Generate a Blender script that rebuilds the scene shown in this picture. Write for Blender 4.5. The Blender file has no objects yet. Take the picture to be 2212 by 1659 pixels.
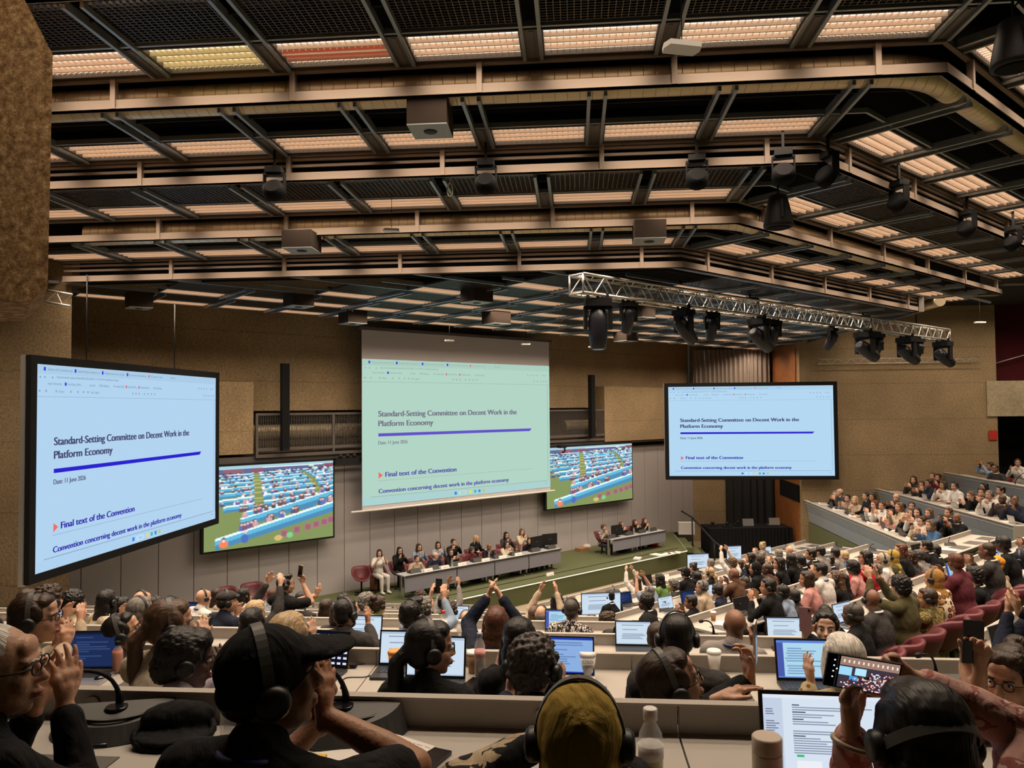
import bpy, math, random
import numpy as np
from mathutils import Vector, Matrix, noise
PI = math.pi
D = bpy.data; S = bpy.context.scene; COL = S.collection
# ---------------------------------------------------------------- camera, world, exposure
W, H, FPX = 2212, 1659, 1610.0
CAMZ = 5.45
CR = (Matrix.Rotation(math.radians(4.8), 3, 'Z') @ Matrix.Rotation(PI/2+math.radians(1.8), 3, 'X')
      @ Matrix.Rotation(math.radians(-0.5), 3, 'Z'))
cam = D.objects.new('camera', D.cameras.new('camera')); COL.objects.link(cam)
cam.data.sensor_fit = 'HORIZONTAL'; cam.data.sensor_width = 36; cam.data.lens = 36*FPX/W
cam.data.clip_start = .05; cam.data.clip_end = 200
cam.matrix_world = Matrix.Translation((0, 0, CAMZ)) @ CR.to_4x4()
S.camera = cam
wd = D.worlds.new('world'); S.world = wd; wd.use_nodes = True
wd.node_tree.nodes['Background'].inputs[0].default_value = (1.0, .78, .58, 1)
wd.node_tree.nodes['Background'].inputs[1].default_value = .022
S.view_settings.view_transform = 'Standard'; S.view_settings.look = 'None'
S.view_settings.gamma = 1; S.view_settings.use_curve_mapping = False
S.view_settings.exposure = 0.0
S.cycles.max_bounces = 5; S.cycles.diffuse_bounces = 3; S.cycles.glossy_bounces = 2
S.cycles.transparent_max_bounces = 6; S.cycles.transmission_bounces = 3
S.cycles.sample_clamp_indirect = 3.0; S.cycles.use_denoising = True
S.cycles.caustics_reflective = False; S.cycles.caustics_refractive = False
S.cycles.use_adaptive_sampling = True; S.cycles.adaptive_threshold = .055
LAMP_W = 20.0          # watts of each louvred ceiling fitting
LAMP_COL = (1.0, .80, .60)
def light(name, loc, rot, sx, sy, watts, col, parent=None, spread=180):
    l = D.lights.new(name, 'AREA'); l.shape = 'RECTANGLE'; l.size = sx; l.size_y = sy
    l.energy = watts; l.color = col; l.spread = math.radians(spread)
    o = D.objects.new(name, l); COL.objects.link(o); o.location = loc; o.rotation_euler = rot
    if parent: o.parent = parent
    return o
# ---------------------------------------------------------------- pixel <-> place helpers (for taking measurements)
CC = Vector((0, 0, CAMZ))
def ray(px, py): return CR @ Vector(((px-W/2)/FPX, -(py-H/2)/FPX, -1))
def onY(px, py, Y): d = ray(px, py); return CC + d*(Y/d.y)
def onX(px, py, X): d = ray(px, py); return CC + d*(X/d.x)
def onZ(px, py, z): d = ray(px, py); return CC + d*((z-CAMZ)/d.z)
def onR(px, py, c): d = ray(px, py); return CC + d*(c/(d.x-d.y))
# ---------------------------------------------------------------- materials
MATS = {}
def nt(name):
    m = D.materials.new(name); m.use_nodes = True; MATS[name] = m
    return m, m.node_tree.nodes, m.node_tree.links, m.node_tree.nodes['Principled BSDF']
def mat(name, col, rough=.6, metal=0, spec=None, noise_amt=0, nscale=20, bump=0, bscale=60, emit=0, alpha=1, trans=0, sheen=0):
    if name in MATS: return MATS[name]
    m, n, l, b = nt(name)
    b.inputs['Base Color'].default_value = (*col, 1); b.inputs['Roughness'].default_value = rough
    b.inputs['Metallic'].default_value = metal
    if spec is not None: b.inputs['Specular IOR Level'].default_value = spec
    if trans: b.inputs['Transmission Weight'].default_value = trans; b.inputs['IOR'].default_value = 1.3
    if sheen: b.inputs['Sheen Weight'].default_value = sheen
    if alpha < 1: b.inputs['Alpha'].default_value = alpha
    if emit: b.inputs['Emission Color'].default_value = (*col, 1); b.inputs['Emission Strength'].default_value = emit
    if noise_amt or bump:
        tc = n.new('ShaderNodeTexCoord')
    if noise_amt:
        t = n.new('ShaderNodeTexNoise'); t.inputs['Scale'].default_value = nscale; t.inputs['Detail'].default_value = 5
        l.new(tc.outputs['Object'], t.inputs['Vector'])
        r = n.new('ShaderNodeMapRange'); r.inputs[1].default_value = .3; r.inputs[2].default_value = .7
        r.inputs[3].default_value = 1-noise_amt; r.inputs[4].default_value = 1+noise_amt*.6
        l.new(t.outputs['Fac'], r.inputs[0])
        x = n.new('ShaderNodeVectorMath'); x.operation = 'SCALE'; x.inputs[0].default_value = col
        l.new(r.outputs[0], x.inputs['Scale']); l.new(x.outputs[0], b.inputs['Base Color'])
    if bump:
        t2 = n.new('ShaderNodeTexNoise'); t2.inputs['Scale'].default_value = bscale; t2.inputs['Detail'].default_value = 4
        l.new(tc.outputs['Object'], t2.inputs['Vector'])
        bp = n.new('ShaderNodeBump'); bp.inputs['Strength'].default_value = min(1, bump); bp.inputs['Distance'].default_value = .02
        l.new(t2.outputs['Fac'], bp.inputs['Height']); l.new(bp.outputs[0], b.inputs['Normal'])
    return m
def emis(name, col, s=1.0):
    if name in MATS: return MATS[name]
    m, n, l, b = nt(name); n.remove(b); e = n.new('ShaderNodeEmission')
    e.inputs[0].default_value = (*col, 1); e.inputs[1].default_value = s
    l.new(e.outputs[0], n['Material Output'].inputs[0]); return m
def attr_emis(name, s=1.0):
    if name in MATS: return MATS[name]
    m, n, l, b = nt(name); n.remove(b); e = n.new('ShaderNodeEmission'); a = n.new('ShaderNodeAttribute'); a.attribute_name = 'Col'
    l.new(a.outputs['Color'], e.inputs[0]); e.inputs[1].default_value = s
    l.new(e.outputs[0], n['Material Output'].inputs[0]); return m
def concrete(name, c1, c2, c3, scale=22, bump=.9, boards=True):
    m, n, l, b = nt(name); b.inputs['Roughness'].default_value = .9
    tc = n.new('ShaderNodeTexCoord')
    t = n.new('ShaderNodeTexNoise'); t.inputs['Scale'].default_value = scale; t.inputs['Detail'].default_value = 8; t.inputs['Roughness'].default_value = .75
    t2 = n.new('ShaderNodeTexNoise'); t2.inputs['Scale'].default_value = .9; t2.inputs['Detail'].default_value = 6
    l.new(tc.outputs['Object'], t.inputs['Vector']); l.new(tc.outputs['Object'], t2.inputs['Vector'])
    r = n.new('ShaderNodeValToRGB'); r.color_ramp.elements[0].position = .33; r.color_ramp.elements[1].position = .68
    r.color_ramp.elements[0].color = (*c1, 1); r.color_ramp.elements[1].color = (*c3, 1)
    e = r.color_ramp.elements.new(.5); e.color = (*c2, 1)
    l.new(t.outputs['Fac'], r.inputs[0])
    mr = n.new('ShaderNodeMapRange'); mr.inputs[1].default_value = .3; mr.inputs[2].default_value = .7; mr.inputs[3].default_value = .8; mr.inputs[4].default_value = 1.12
    l.new(t2.outputs['Fac'], mr.inputs[0])
    sc = n.new('ShaderNodeVectorMath'); sc.operation = 'SCALE'; l.new(r.outputs[0], sc.inputs[0]); l.new(mr.outputs[0], sc.inputs['Scale'])
    out = sc.outputs[0]
    if boards:     # formwork joints cast into the concrete
        sx = n.new('ShaderNodeSeparateXYZ'); l.new(tc.outputs['Object'], sx.inputs[0])
        ad = n.new('ShaderNodeMath'); ad.operation = 'MULTIPLY_ADD'; ad.inputs[1].default_value = .06; l.new(t2.outputs['Fac'], ad.inputs[0]); l.new(sx.outputs[2], ad.inputs[2])
        md = n.new('ShaderNodeMath'); md.operation = 'PINGPONG'; md.inputs[1].default_value = .62; l.new(ad.outputs[0], md.inputs[0])
        gt = n.new('ShaderNodeMapRange'); gt.inputs[1].default_value = 0; gt.inputs[2].default_value = .025; gt.inputs[3].default_value = .72; gt.inputs[4].default_value = 1
        l.new(md.outputs[0], gt.inputs[0])
        s2 = n.new('ShaderNodeVectorMath'); s2.operation = 'SCALE'; l.new(out, s2.inputs[0]); l.new(gt.outputs[0], s2.inputs['Scale']); out = s2.outputs[0]
    l.new(out, b.inputs['Base Color'])
    bp = n.new('ShaderNodeBump'); bp.inputs['Strength'].default_value = bump; bp.inputs['Distance'].default_value = .03
    l.new(t.outputs['Fac'], bp.inputs['Height']); l.new(bp.outputs[0], b.inputs['Normal'])
    return m
concrete('concrete', (.20, .135, .07), (.33, .235, .13), (.46, .345, .205), 20, .7)
concrete('concrete_rough', (.06, .03, .01), (.38, .21, .075), (.78, .56, .30), 15, 1.0, False)
concrete('concrete_smooth', (.30, .24, .15), (.42, .345, .23), (.5, .42, .29), 12, .35, False)
rail = mat('rail_metal', (.215, .165, .13), .5, .25)
mat('rail_blue', (.27, .30, .32), .36, .5)  # steel colour, tinted blue and lightened to imitate reflected screen light
mat('rail_dark', (.13, .115, .105), .5, .4)
mat('slot_black', (.006, .006, .006), .8)
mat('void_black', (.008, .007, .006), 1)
mat('grille_metal', (.11, .095, .08), .4, .7)
mat('louvre', (.85, .66, .52), .35, .0)
mat('desk_grey', (.40, .365, .325), .5, noise_amt=.04, nscale=300)
mat('desk_panel', (.36, .33, .295), .6, noise_amt=.12, nscale=500)
mat('desk_edge', (.035, .032, .03), .5)
mat('desk_pad', (.085, .072, .065), .55)
mat('front_blue', (.27, .30, .335), .55, noise_amt=.06, nscale=80)
mat('carpet_green', (.095, .106, .042), .95, noise_amt=.35, nscale=160, bump=.5, bscale=300)
mat('wall_green', (.105, .115, .05), .9, noise_amt=.12, nscale=40)
mat('floor_beige', (.30, .25, .17), .9, noise_amt=.5, nscale=90)
mat('wall_panel', (.40, .375, .38), .6, noise_amt=.05, nscale=60)
mat('panel_gap', (.05, .045, .04), .9)
mat('wood', (.33, .12, .035), .45, noise_amt=.3, nscale=6)
mat('black', (.010, .010, .011), .55, spec=.25)
mat('black_matte', (.010, .010, .011), .9, spec=.1)
mat('black_gloss', (.008, .008, .01), .15)
mat('dark_plastic', (.03, .029, .028), .4)
mat('seat_red', (.10, .012, .018), .5, bump=.1)
mat('curtain_red', (.10, .006, .012), .9)
mat('steel', (.6, .6, .6), .3, .9)
mat('alu', (.60, .57, .53), .35, .7)
mat('screen_white', (.55, .52, .54), .8)
mat('white', (.75, .73, .70), .5)
mat('paper', (.72, .68, .64), .8)
mat('bottle_clear', (.75, .78, .78), .08, alpha=.32)
mat('red_sign', (.5, .03, .02), .5)
mat('ink', (.03, .03, .035), .7)
# brushed silver air duct: rings every few cm by bump
def duct_mat():
    m, n, l, b = nt('duct_metal'); b.inputs['Metallic'].default_value = .55; b.inputs['Roughness'].default_value = .36
    tc = n.new('ShaderNodeTexCoord'); sx = n.new('ShaderNodeSeparateXYZ'); l.new(tc.outputs['Object'], sx.inputs[0])
    md = n.new('ShaderNodeMath'); md.operation = 'PINGPONG'; md.inputs[1].default_value = .065; l.new(sx.outputs[0], md.inputs[0])
    g = n.new('ShaderNodeMapRange'); g.inputs[1].default_value = 0; g.inputs[2].default_value = .006; g.inputs[3].default_value = .45; g.inputs[4].default_value = 1; l.new(md.outputs[0], g.inputs[0])
    t = n.new('ShaderNodeTexNoise'); t.inputs['Scale'].default_value = 3; l.new(tc.outputs['Object'], t.inputs['Vector'])
    mr = n.new('ShaderNodeMapRange'); mr.inputs[3].default_value = .75; mr.inputs[4].default_value = 1.2; l.new(t.outputs['Fac'], mr.inputs[0])
    mu = n.new('ShaderNodeMath'); mu.operation = 'MULTIPLY'; l.new(g.outputs[0], mu.inputs[0]); l.new(mr.outputs[0], mu.inputs[1])
    s = n.new('ShaderNodeVectorMath'); s.operation = 'SCALE'; s.inputs[0].default_value = (.62, .50, .33); l.new(mu.outputs[0], s.inputs['Scale'])
    l.new(s.outputs[0], b.inputs['Base Color'])
    bp = n.new('ShaderNodeBump'); bp.inputs['Strength'].default_value = .5; bp.inputs['Distance'].default_value = .01; l.new(g.outputs[0], bp.inputs['Height']); l.new(bp.outputs[0], b.inputs['Normal'])
duct_mat()
def M_(x): return MATS[x] if isinstance(x, str) else x
# ---------------------------------------------------------------- mesh builder
class MB:
    def __init__(s): s.v = []; s.f = []; s.m = []; s.sm = []; s.T = Matrix.Identity(4); s.cur = 0; s.smooth = False; s.cols = {}
    def addv(s, pts):
        i = len(s.v); T = s.T
        s.v += [tuple(T @ Vector(p)) for p in pts]; return i
    def face(s, idx): s.f.append(idx); s.m.append(s.cur); s.sm.append(s.smooth)
    def box(s, a, b, R=None, c=None):
        """box from corner a to corner b"""
        x0, y0, z0 = a; x1, y1, z1 = b
        p = [(x0,y0,z0),(x1,y0,z0),(x1,y1,z0),(x0,y1,z0),(x0,y0,z1),(x1,y0,z1),(x1,y1,z1),(x0,y1,z1)]
        if R is not None: cc = Vector(c or ((x0+x1)/2,(y0+y1)/2,(z0+z1)/2)); p = [R @ (Vector(q)-cc)+cc for q in p]
        i = s.addv(p)
        for q in ((0,3,2,1),(4,5,6,7),(0,1,5,4),(1,2,6,5),(2,3,7,6),(3,0,4,7)): s.face(tuple(i+k for k in q))
    def bar(s, p, q, w, h, up=(0,0,1)):
        p = Vector(p); q = Vector(q); d = (q-p).normalized(); u = Vector(up); sx = d.cross(u)
        if sx.length < 1e-4: sx = d.cross(Vector((1,0,0)))
        sx.normalize(); u = sx.cross(d)
        pts = [e + sx*a*w/2 + u*b*h/2 for e in (p, q) for a, b in ((-1,-1),(1,-1),(1,1),(-1,1))]
        i = s.addv(pts)
        for k in ((3,2,1,0),(4,5,6,7),(0,1,5,4),(1,2,6,5),(2,3,7,6),(3,0,4,7)): s.face(tuple(i+j for j in k))
    def tube(s, pts, r, n=10, cap=True):
        pts = [Vector(p) for p in pts]; rs = r if isinstance(r, (list, tuple)) else [r]*len(pts)
        prev = None; rings = []
        for k, p in enumerate(pts):
            d = (pts[min(k+1, len(pts)-1)]-pts[max(k-1, 0)]).normalized()
            if prev is None: u = d.orthogonal().normalized()
            else: u = (prev - d*prev.dot(d)); u = u.normalized() if u.length > 1e-6 else d.orthogonal().normalized()
            prev = u; w = d.cross(u)
            rings.append(s.addv([p + (u*math.cos(2*PI*a/n)+w*math.sin(2*PI*a/n))*rs[k] for a in range(n)]))
        sm = s.smooth; s.smooth = True
        for a, b in zip(rings, rings[1:]):
            for k in range(n): s.face((a+k, a+(k+1)%n, b+(k+1)%n, b+k))
        s.smooth = sm
        if cap:
            s.face(tuple(rings[0]+k for k in reversed(range(n)))); s.face(tuple(rings[-1]+k for k in range(n)))
    def lathe(s, prof, n=20, o=(0,0,0), ax=None):
        """prof: list of (radius, z)"""
        R = ax or Matrix.Identity(3); o = Vector(o); rings = []
        for r, z in prof: rings.append(s.addv([o + R @ Vector((r*math.cos(2*PI*k/n), r*math.sin(2*PI*k/n), z)) for k in range(n)]))
        sm = s.smooth; s.smooth = True
        for a, b in zip(rings, rings[1:]):
            for k in range(n): s.face((a+k, a+(k+1)%n, b+(k+1)%n, b+k))
        s.smooth = sm
        s.face(tuple(rings[0]+k for k in reversed(range(n)))); s.face(tuple(rings[-1]+k for k in range(n)))
    def ell(s, c, r, R=None, n=14, m=9):
        R = R or Matrix.Identity(3); c = Vector(c)
        sm = s.smooth; s.smooth = True; rings = []
        for j in range(1, m):
            t = PI*j/m
            rings.append(s.addv([c + R @ Vector((r[0]*math.sin(t)*math.cos(2*PI*k/n), r[1]*math.sin(t)*math.sin(2*PI*k/n), r[2]*math.cos(t))) for k in range(n)]))
        a = s.addv([c + R @ Vector((0,0,r[2]))]); b = s.addv([c + R @ Vector((0,0,-r[2]))])
        for p, q in zip(rings, rings[1:]):
            for k in range(n): s.face((p+k, q+k, q+(k+1)%n, p+(k+1)%n))
        for k in range(n): s.face((a, rings[0]+k, rings[0]+(k+1)%n)); s.face((b, rings[-1]+(k+1)%n, rings[-1]+k))
        s.smooth = sm
    def prism(s, poly, z0, z1):
        n = len(poly); i = s.addv([(x, y, z0) for x, y in poly]); j = s.addv([(x, y, z1) for x, y in poly])
        s.face(tuple(i+k for k in reversed(range(n)))); s.face(tuple(j+k for k in range(n)))
        for k in range(n): s.face((i+k, i+(k+1)%n, j+(k+1)%n, j+k))
    def quad(s, a, b, c, d): i = s.addv([a,b,c,d]); s.face((i,i+1,i+2,i+3))
    def build(s, name, mats, parent=None):
        me = D.meshes.new(name); me.from_pydata(s.v, [], s.f)
        for x in (mats if isinstance(mats, (list, tuple)) else [mats]): me.materials.append(M_(x))
        me.polygons.foreach_set('material_index', s.m); me.polygons.foreach_set('use_smooth', s.sm)
        me.update()
        o = D.objects.new(name, me); COL.objects.link(o)
        if parent: o.parent = parent
        return o
def tag(o, label=None, cat=None, group=None, kind=None):
    if label: o['label'] = label
    if cat: o['category'] = cat
    if group: o['group'] = group
    if kind: o['kind'] = kind
    return o
def struct(o, label=None): return tag(o, label, None, None, 'structure')
def empty(name, loc=(0,0,0), rz=0, label=None, cat=None, group=None):
    o = D.objects.new(name, None); COL.objects.link(o); o.location = loc; o.rotation_euler = (0, 0, rz); o.empty_display_size = .1
    return tag(o, label, cat, group)
KIDS = {}
def kids(o):
    return [c for c in D.objects if c.parent == o]
def copy_tree(tree, parent=None, fn=None):
    """tree = (object, [subtrees])"""
    o, ch = tree; c = o.copy(); COL.objects.link(c)
    if parent: c.parent = parent
    for t in ch: copy_tree(t, c, fn)
    return c
def tree_of(o): return (o, [tree_of(c) for c in o.children])
def bez(p0, p1, p2, n=8):
    p0, p1, p2 = Vector(p0), Vector(p1), Vector(p2)
    return [p0*(1-t)**2 + p1*2*t*(1-t) + p2*t*t for t in [k/n for k in range(n+1)]]
ORD = 'first second third fourth fifth sixth seventh eighth ninth tenth eleventh twelfth thirteenth fourteenth fifteenth sixteenth seventeenth eighteenth nineteenth twentieth'.split()
def ordn(i):
    if i < 20: return ORD[i]
    tens = ['twenty', 'thirty', 'forty', 'fifty', 'sixty', 'seventy']
    return tens[(i+1)//10-2] + ('-'+ORD[(i+1) % 10-1] if (i+1) % 10 else '').replace('-', '-') if (i+1) % 10 else tens[(i+1)//10-2][:-1]+'ieth'
R45 = PI/4
def RF(c, z=0):     # frame with local x along (1,1), local y pointing to the stage (-1,1); origin on the line x-y=c where x+y=0
    return Matrix.Translation((c/2, -c/2, z)) @ Matrix.Rotation(R45, 4, 'Z')
# ================================================================ THE ROOM
# seating / ceiling geometry: a half octagon. near rows run along X, middle rows along (1,1), gallery rows along Y
WALLC = -26.0                     # panel wall behind the stage: x - y = -26
def wallmb(c0, s0, s1, z0, z1, th, off=0):
    m = MB(); m.T = RF(c0); m.box((s0, off, z0), (s1, off+th, z1)); return m
s_of = lambda x, y: (x+y)/math.sqrt(2)
# upper concrete wall + the solid boxes beside the walkway
S_END = s_of(4.7, 30.7)
m = MB(); m.T = RF(-26.2)
m.box((0.2, 0, 5.42), (S_END, .5, 9.2)); m.box((0.2, 1.1, 4.0), (S_END, 1.4, 5.5))
struct(m.build('wall_stage', 'concrete'))
m = MB(); m.T = RF(-25.6)
L0, L1 = s_of(-11, 14.6), s_of(-7.87, 17.73); m.box((L0, 0, 4.37), (L1, 1.0, 6.13)); struct(m.build('wall_balcony_pillar_side', 'concrete'))
m = MB(); m.T = RF(-25.6)
R0, R1 = s_of(1.05, 26.65), s_of(3.9, 29.5); m.box((R0, 0, 4.2), (R1, 1.0, 6.17)); struct(m.build('wall_balcony_gallery_side', 'concrete'))
# dark gallery behind the railing and dark soffit band beneath it
m = MB(); m.T = RF(-25.6); m.box((L0, .05, 4.12), (S_END, 1.3, 4.3)); struct(m.build('trim_1', 'rail_dark'))
m = MB(); m.T = RF(-25.9); m.box((L0, -.02, 3.98), (S_END, .5, 4.14)); struct(m.build('trim_2', 'black_matte'))
# tall wall panels below
m = MB(); m.T = RF(WALLC); s = 0.2; pw = .78
m.cur = 1; m.box((.2, .03, 0), (S_END, .2, 4.1)); m.cur = 0
while s < S_END-.1:
    m.box((s+.008, -.02, .5), (min(s+pw, S_END)-.008, .04, 4.1)); s += pw
struct(m.build('wall_panelled', ['wall_panel', 'panel_gap']))
# recess with curtains (plane y = 30.7) and the wooden return wall
m = MB(); m.box((4.7, 30.7, 0), (6.0, 31, 7.9)); m.box((6.0, 30.9, 0), (8.0, 31, 7.9)); struct(m.build('wall_recess', 'concrete'))
m = MB(); m.box((7.9, 27.25, 0), (8.05, 30.9, 7.9)); m.cur = 1; m.box((7.87, 27.3, 0), (7.9, 29.6, 2.3)); m.cur = 2; m.box((7.86, 27.25, 2.0), (7.91, 29.7, 2.6))
struct(m.build('wall_wood_return', ['wood', 'wood', 'black_matte']))
# right concrete wall facing us
m = MB(); m.box((7.9, 27, 0), (14.5, 27.25, 9.6)); struct(m.build('wall_gallery_side', 'concrete'))
m = MB(); m.box((14.15, 26.95, 5.0), (26, 27.2, 6.22)); struct(m.build('wall_parapet', 'concrete_smooth'))
m = MB(); m.box((14.5, 28.4, 5.0), (26, 28.5, 9.6)); struct(m.build('wall_dark_red', 'curtain_red'))
m = MB(); m.box((14.5, 29.2, 0), (26, 29.3, 5.1)); m.box((25.9, 15, 0), (26, 29.2, 9.6)); struct(m.build('wall_dark_opening', 'void_black'))
m = MB(); m.tube([(14.6, 28.1, 6.75), (17, 27.9, 7.45)], .025); tag(m.build('stair_rail', 'alu'), 'thin white sloping handrail in front of the dark red wall', 'railing')
# left pillar and the rough block hanging near the viewer
m = MB(); m.prism([(-8.68, 12.2), (-13.6, 17.1), (-15, 12.2)], 0, 9.9); struct(m.build('wall_pillar', 'concrete'))
m = MB(); ys = [5.0, 6.0]; prof = [(-9, 6.24), (-3.86, 6.24), (-3.74, 6.34), (-3.72, 8.02), (-4.35, 9.2), (-4.35, 9.9), (-9, 9.9)]
i = m.addv([(x, 5.0, z) for x, z in prof]); j = m.addv([(x*1.24, 6.1, z) for x, z in prof]); n = len(prof)
m.face(tuple(i+k for k in range(n))); m.face(tuple(j+k for k in reversed(range(n))))
for k in range(n): m.face((i+(k+1) % n, i+k, j+k, j+(k+1) % n))
struct(m.build('wall_hanging_block', 'concrete_rough'))
m = MB(); m.box((-15, -4, 0), (-14.8, 12.2, 9.9)); struct(m.build('wall_far_pillar_side', 'concrete'))
m = MB(); m.box((-15, -4.2, 0), (26, -4, 9.9)); struct(m.build('wall_behind', 'concrete'))
# dark void above the fittings
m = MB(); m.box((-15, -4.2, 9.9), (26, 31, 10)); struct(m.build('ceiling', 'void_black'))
m = MB(); m.box((-15, -4, -.1), (26, 31, 0)); struct(m.build('floor', 'floor_beige'))
# ---------------------------------------------------------------- stage platform
def stage():
    m = MB(); e = [( -9.3, 12.9), (3.74, 25.95), (3.74, 29.6), (4.4, 30.4), (-10.5, 15.5)]
    e = [(-8.6, 13.6), (3.74, 25.94), (3.74, 29.7), (-10.9, 15.1)]
    m.prism(e, 0, .55); o = m.build('floor_stage', 'carpet_green'); struct(o)
    m = MB(); m.T = RF(-22.2); a, b = s_of(-8.6, 13.6), s_of(3.74, 25.94)
    m.box((a, -.02, .50), (b, .0, .53)); m.T = Matrix.Identity(4); m.box((3.74, 25.94, .50), (3.76, 29.2, .53))
    tag(m.build('light_strip', emis('strip_glow', (1, .93, .70), 1.0)), 'thin glowing light strip along the edge of the green stage', 'light strip')
    m = MB(); m.T = RF(-22.75); m.box((s_of(-8, 14.75), 0, .551), (s_of(3.5, 26.25), .025, .565))
    tag(m.build('floor_channel', 'ink'), 'narrow dark cable channel set in the stage carpet', 'channel')
stage()
# ---------------------------------------------------------------- balcony railings, ducts behind them, black speaker columns
def railing(s0, s1, label, duct=True):
    t = empty('balcony_railing', RF(-25.6).translation, R45, label, 'railing')
    def o(x): return x
    m = MB(); m.box((s0, -.03, 5.3), (s1, .03, 5.36)); m.box((s0, -.03, 4.42), (s1, .03, 4.5)); m.box((s0, -.03, 4.26), (s1, .03, 4.34)); m.build('rail', 'rail_dark', t)
    x = s0+.03
    while x < s1+.02:
        m = MB(); m.box((x-.03, -.035, 4.26), (x+.03, .035, 5.36)); m.build('post', 'rail_dark', t); x += 2.05
    m = MB(); x = s0+.06
    while x < s1: m.box((x, -.008, 4.5), (x+.012, .004, 5.3)); x += .045
    for z in (4.6, 4.75, 4.9, 5.05, 5.18): m.box((s0, .004, z), (s1, .008, z+.008))
    m.build('mesh_infill', 'rail_dark', t)
railing(L1+.05, s_of(-1.0, 24.6), 'grey mesh railing beside the concrete box at the pillar side')
railing(s_of(-1.0, 24.6)+.06, R0-.02, 'grey mesh railing under the black column at the gallery side')
def zduct(name, c, s0, s1, z, r, label, group=None):
    m = MB(); n = 24; L = s1-s0
    pts = [(0, 0, 0)] + [(L*k/12, 0, 0) for k in range(1, 12)] + [(L, 0, 0)]
    m.tube(pts, r, 20); o = m.build(name, 'duct_metal'); o.matrix_world = RF(c, z) @ Matrix.Translation((s0, 0, 0))
    return tag(o, label, 'duct', group)
zduct('air_duct', -26.35, L1+.1, s_of(-4.9, 21.45), 4.86, .2, 'silver air duct behind the railing beside the pillar-side concrete box')
zduct('air_duct', -26.35, s_of(-.4, 25.9), s_of(1.0, 27.35), 4.8, .19, 'short silver duct behind the railing on the gallery side')
def column(px, z0, z1, label):
    p = onR(px, 880, -25.3); m = MB(); m.T = Matrix.Translation((p.x, p.y, 0)) @ Matrix.Rotation(R45, 4, 'Z')
    m.box((-.09, -.07, z0), (.09, .1, z1)); m.cur = 1; m.box((-.075, -.075, z0+.05), (.075, -.07, z1-.03))
    tag(m.build('column_speaker', ['black', 'black_matte']), label, 'speaker')
column(616, 4.42, 6.6, 'tall slim black column speaker on the railing by the pillar-side box')
column(1279, 4.36, 6.55, 'tall slim black column speaker on the railing by the gallery-side box')
# ---------------------------------------------------------------- curtains
def curtain(name, a, b, z0, z1, matn, label, amp=.06, wl=.17, parent=None):
    a, b = Vector(a), Vector(b); L = (b-a).length; d = (b-a)/L; nrm = Vector((-d.y, d.x, 0)); N = int(L/.02); m = MB(); m.smooth = True
    rows = []
    for z in (z0, (z0+z1)/2, z1):
        rows.append(m.addv([a + d*(L*k/N) + nrm*amp*math.sin(2*PI*k*.02/wl + .8*math.sin(k*.11)) + Vector((0, 0, z)) for k in range(N+1)]))
    for p, q in zip(rows, rows[1:]):
        for k in range(N): m.face((p+k, p+k+1, q+k+1, q+k))
    return tag(m.build(name, matn), label, 'curtain')
mat('curtain_grey', (.33, .27, .23), .9); mat('curtain_black', (.02, .021, .023), .95)
curtain('stage_curtain', (4.75, 30.45, 0), (7.75, 30.45, 0), 5.0, 7.7, 'curtain_grey', 'pleated grey curtain hanging above the gallery-side projection screen')
curtain('stage_curtain', (6.0, 30.5, 0), (7.85, 30.5, 0), 0, 4.4, 'curtain_black', 'black floor-length curtain behind the black-draped table', .05, .3)
# ---------------------------------------------------------------- green wall under the gallery
m = MB(); m.box((8.10, 18.9, 0), (8.155, 26.98, 1.35)); struct(m.build('wall_green_side', 'wall_green'))
# ---------------------------------------------------------------- CEILING
SZ = {-3: 10.0, -2: 9.68, -1: 9.35, 0: 9.01, 1: 8.68, 2: 8.35, 3: 8.02, 4: 7.67}
FY = {-2: 2.85, -1: 4.4, 0: 5.95, 1: 7.5, 2: 9.1, 3: 10.65, 4: 12.05}
FX = {k: 3.66-.42*(y-7.5) for k, y in FY.items()}
SEC = 15.0
def mitre(pts, off):
    out = []; P = [Vector(p) for p in pts]
    for i, p in enumerate(P):
        ds = []
        if i > 0: ds.append((P[i]-P[i-1]).normalized())
        if i < len(P)-1: ds.append((P[i+1]-P[i]).normalized())
        ns = [Vector((-d.y, d.x)) for d in ds]
        nn = sum(ns, Vector((0, 0))).normalized(); out.append(p + nn*off/nn.dot(ns[0]))
    return out
def extr(m, pts, o0, o1, z0, z1):
    A, B = mitre(pts, o0), mitre(pts, o1)
    for k in range(len(pts)-1):
        i = m.addv([(A[k].x, A[k].y, z0), (A[k+1].x, A[k+1].y, z0), (B[k+1].x, B[k+1].y, z0), (B[k].x, B[k].y, z0),
                    (A[k].x, A[k].y, z1), (A[k+1].x, A[k+1].y, z1), (B[k+1].x, B[k+1].y, z1), (B[k].x, B[k].y, z1)])
        for q in ((0,3,2,1),(4,5,6,7),(0,1,5,4),(1,2,6,5),(2,3,7,6),(3,0,4,7)): m.face(tuple(i+j for j in q))
FN = {-1: 'hidden above the viewer', 0: 'nearest the rough hanging block', 1: 'lowest edge of the nearest air duct', 2: 'with open rails above the first round stage lights',
      3: 'carrying the second big air duct', 4: 'at the edge of the stage ceiling'}
XL = {0: -9, 1: -9.5, 2: -10.5, 3: -12, 4: -8.75, -1: -8, -2: -8}
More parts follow.
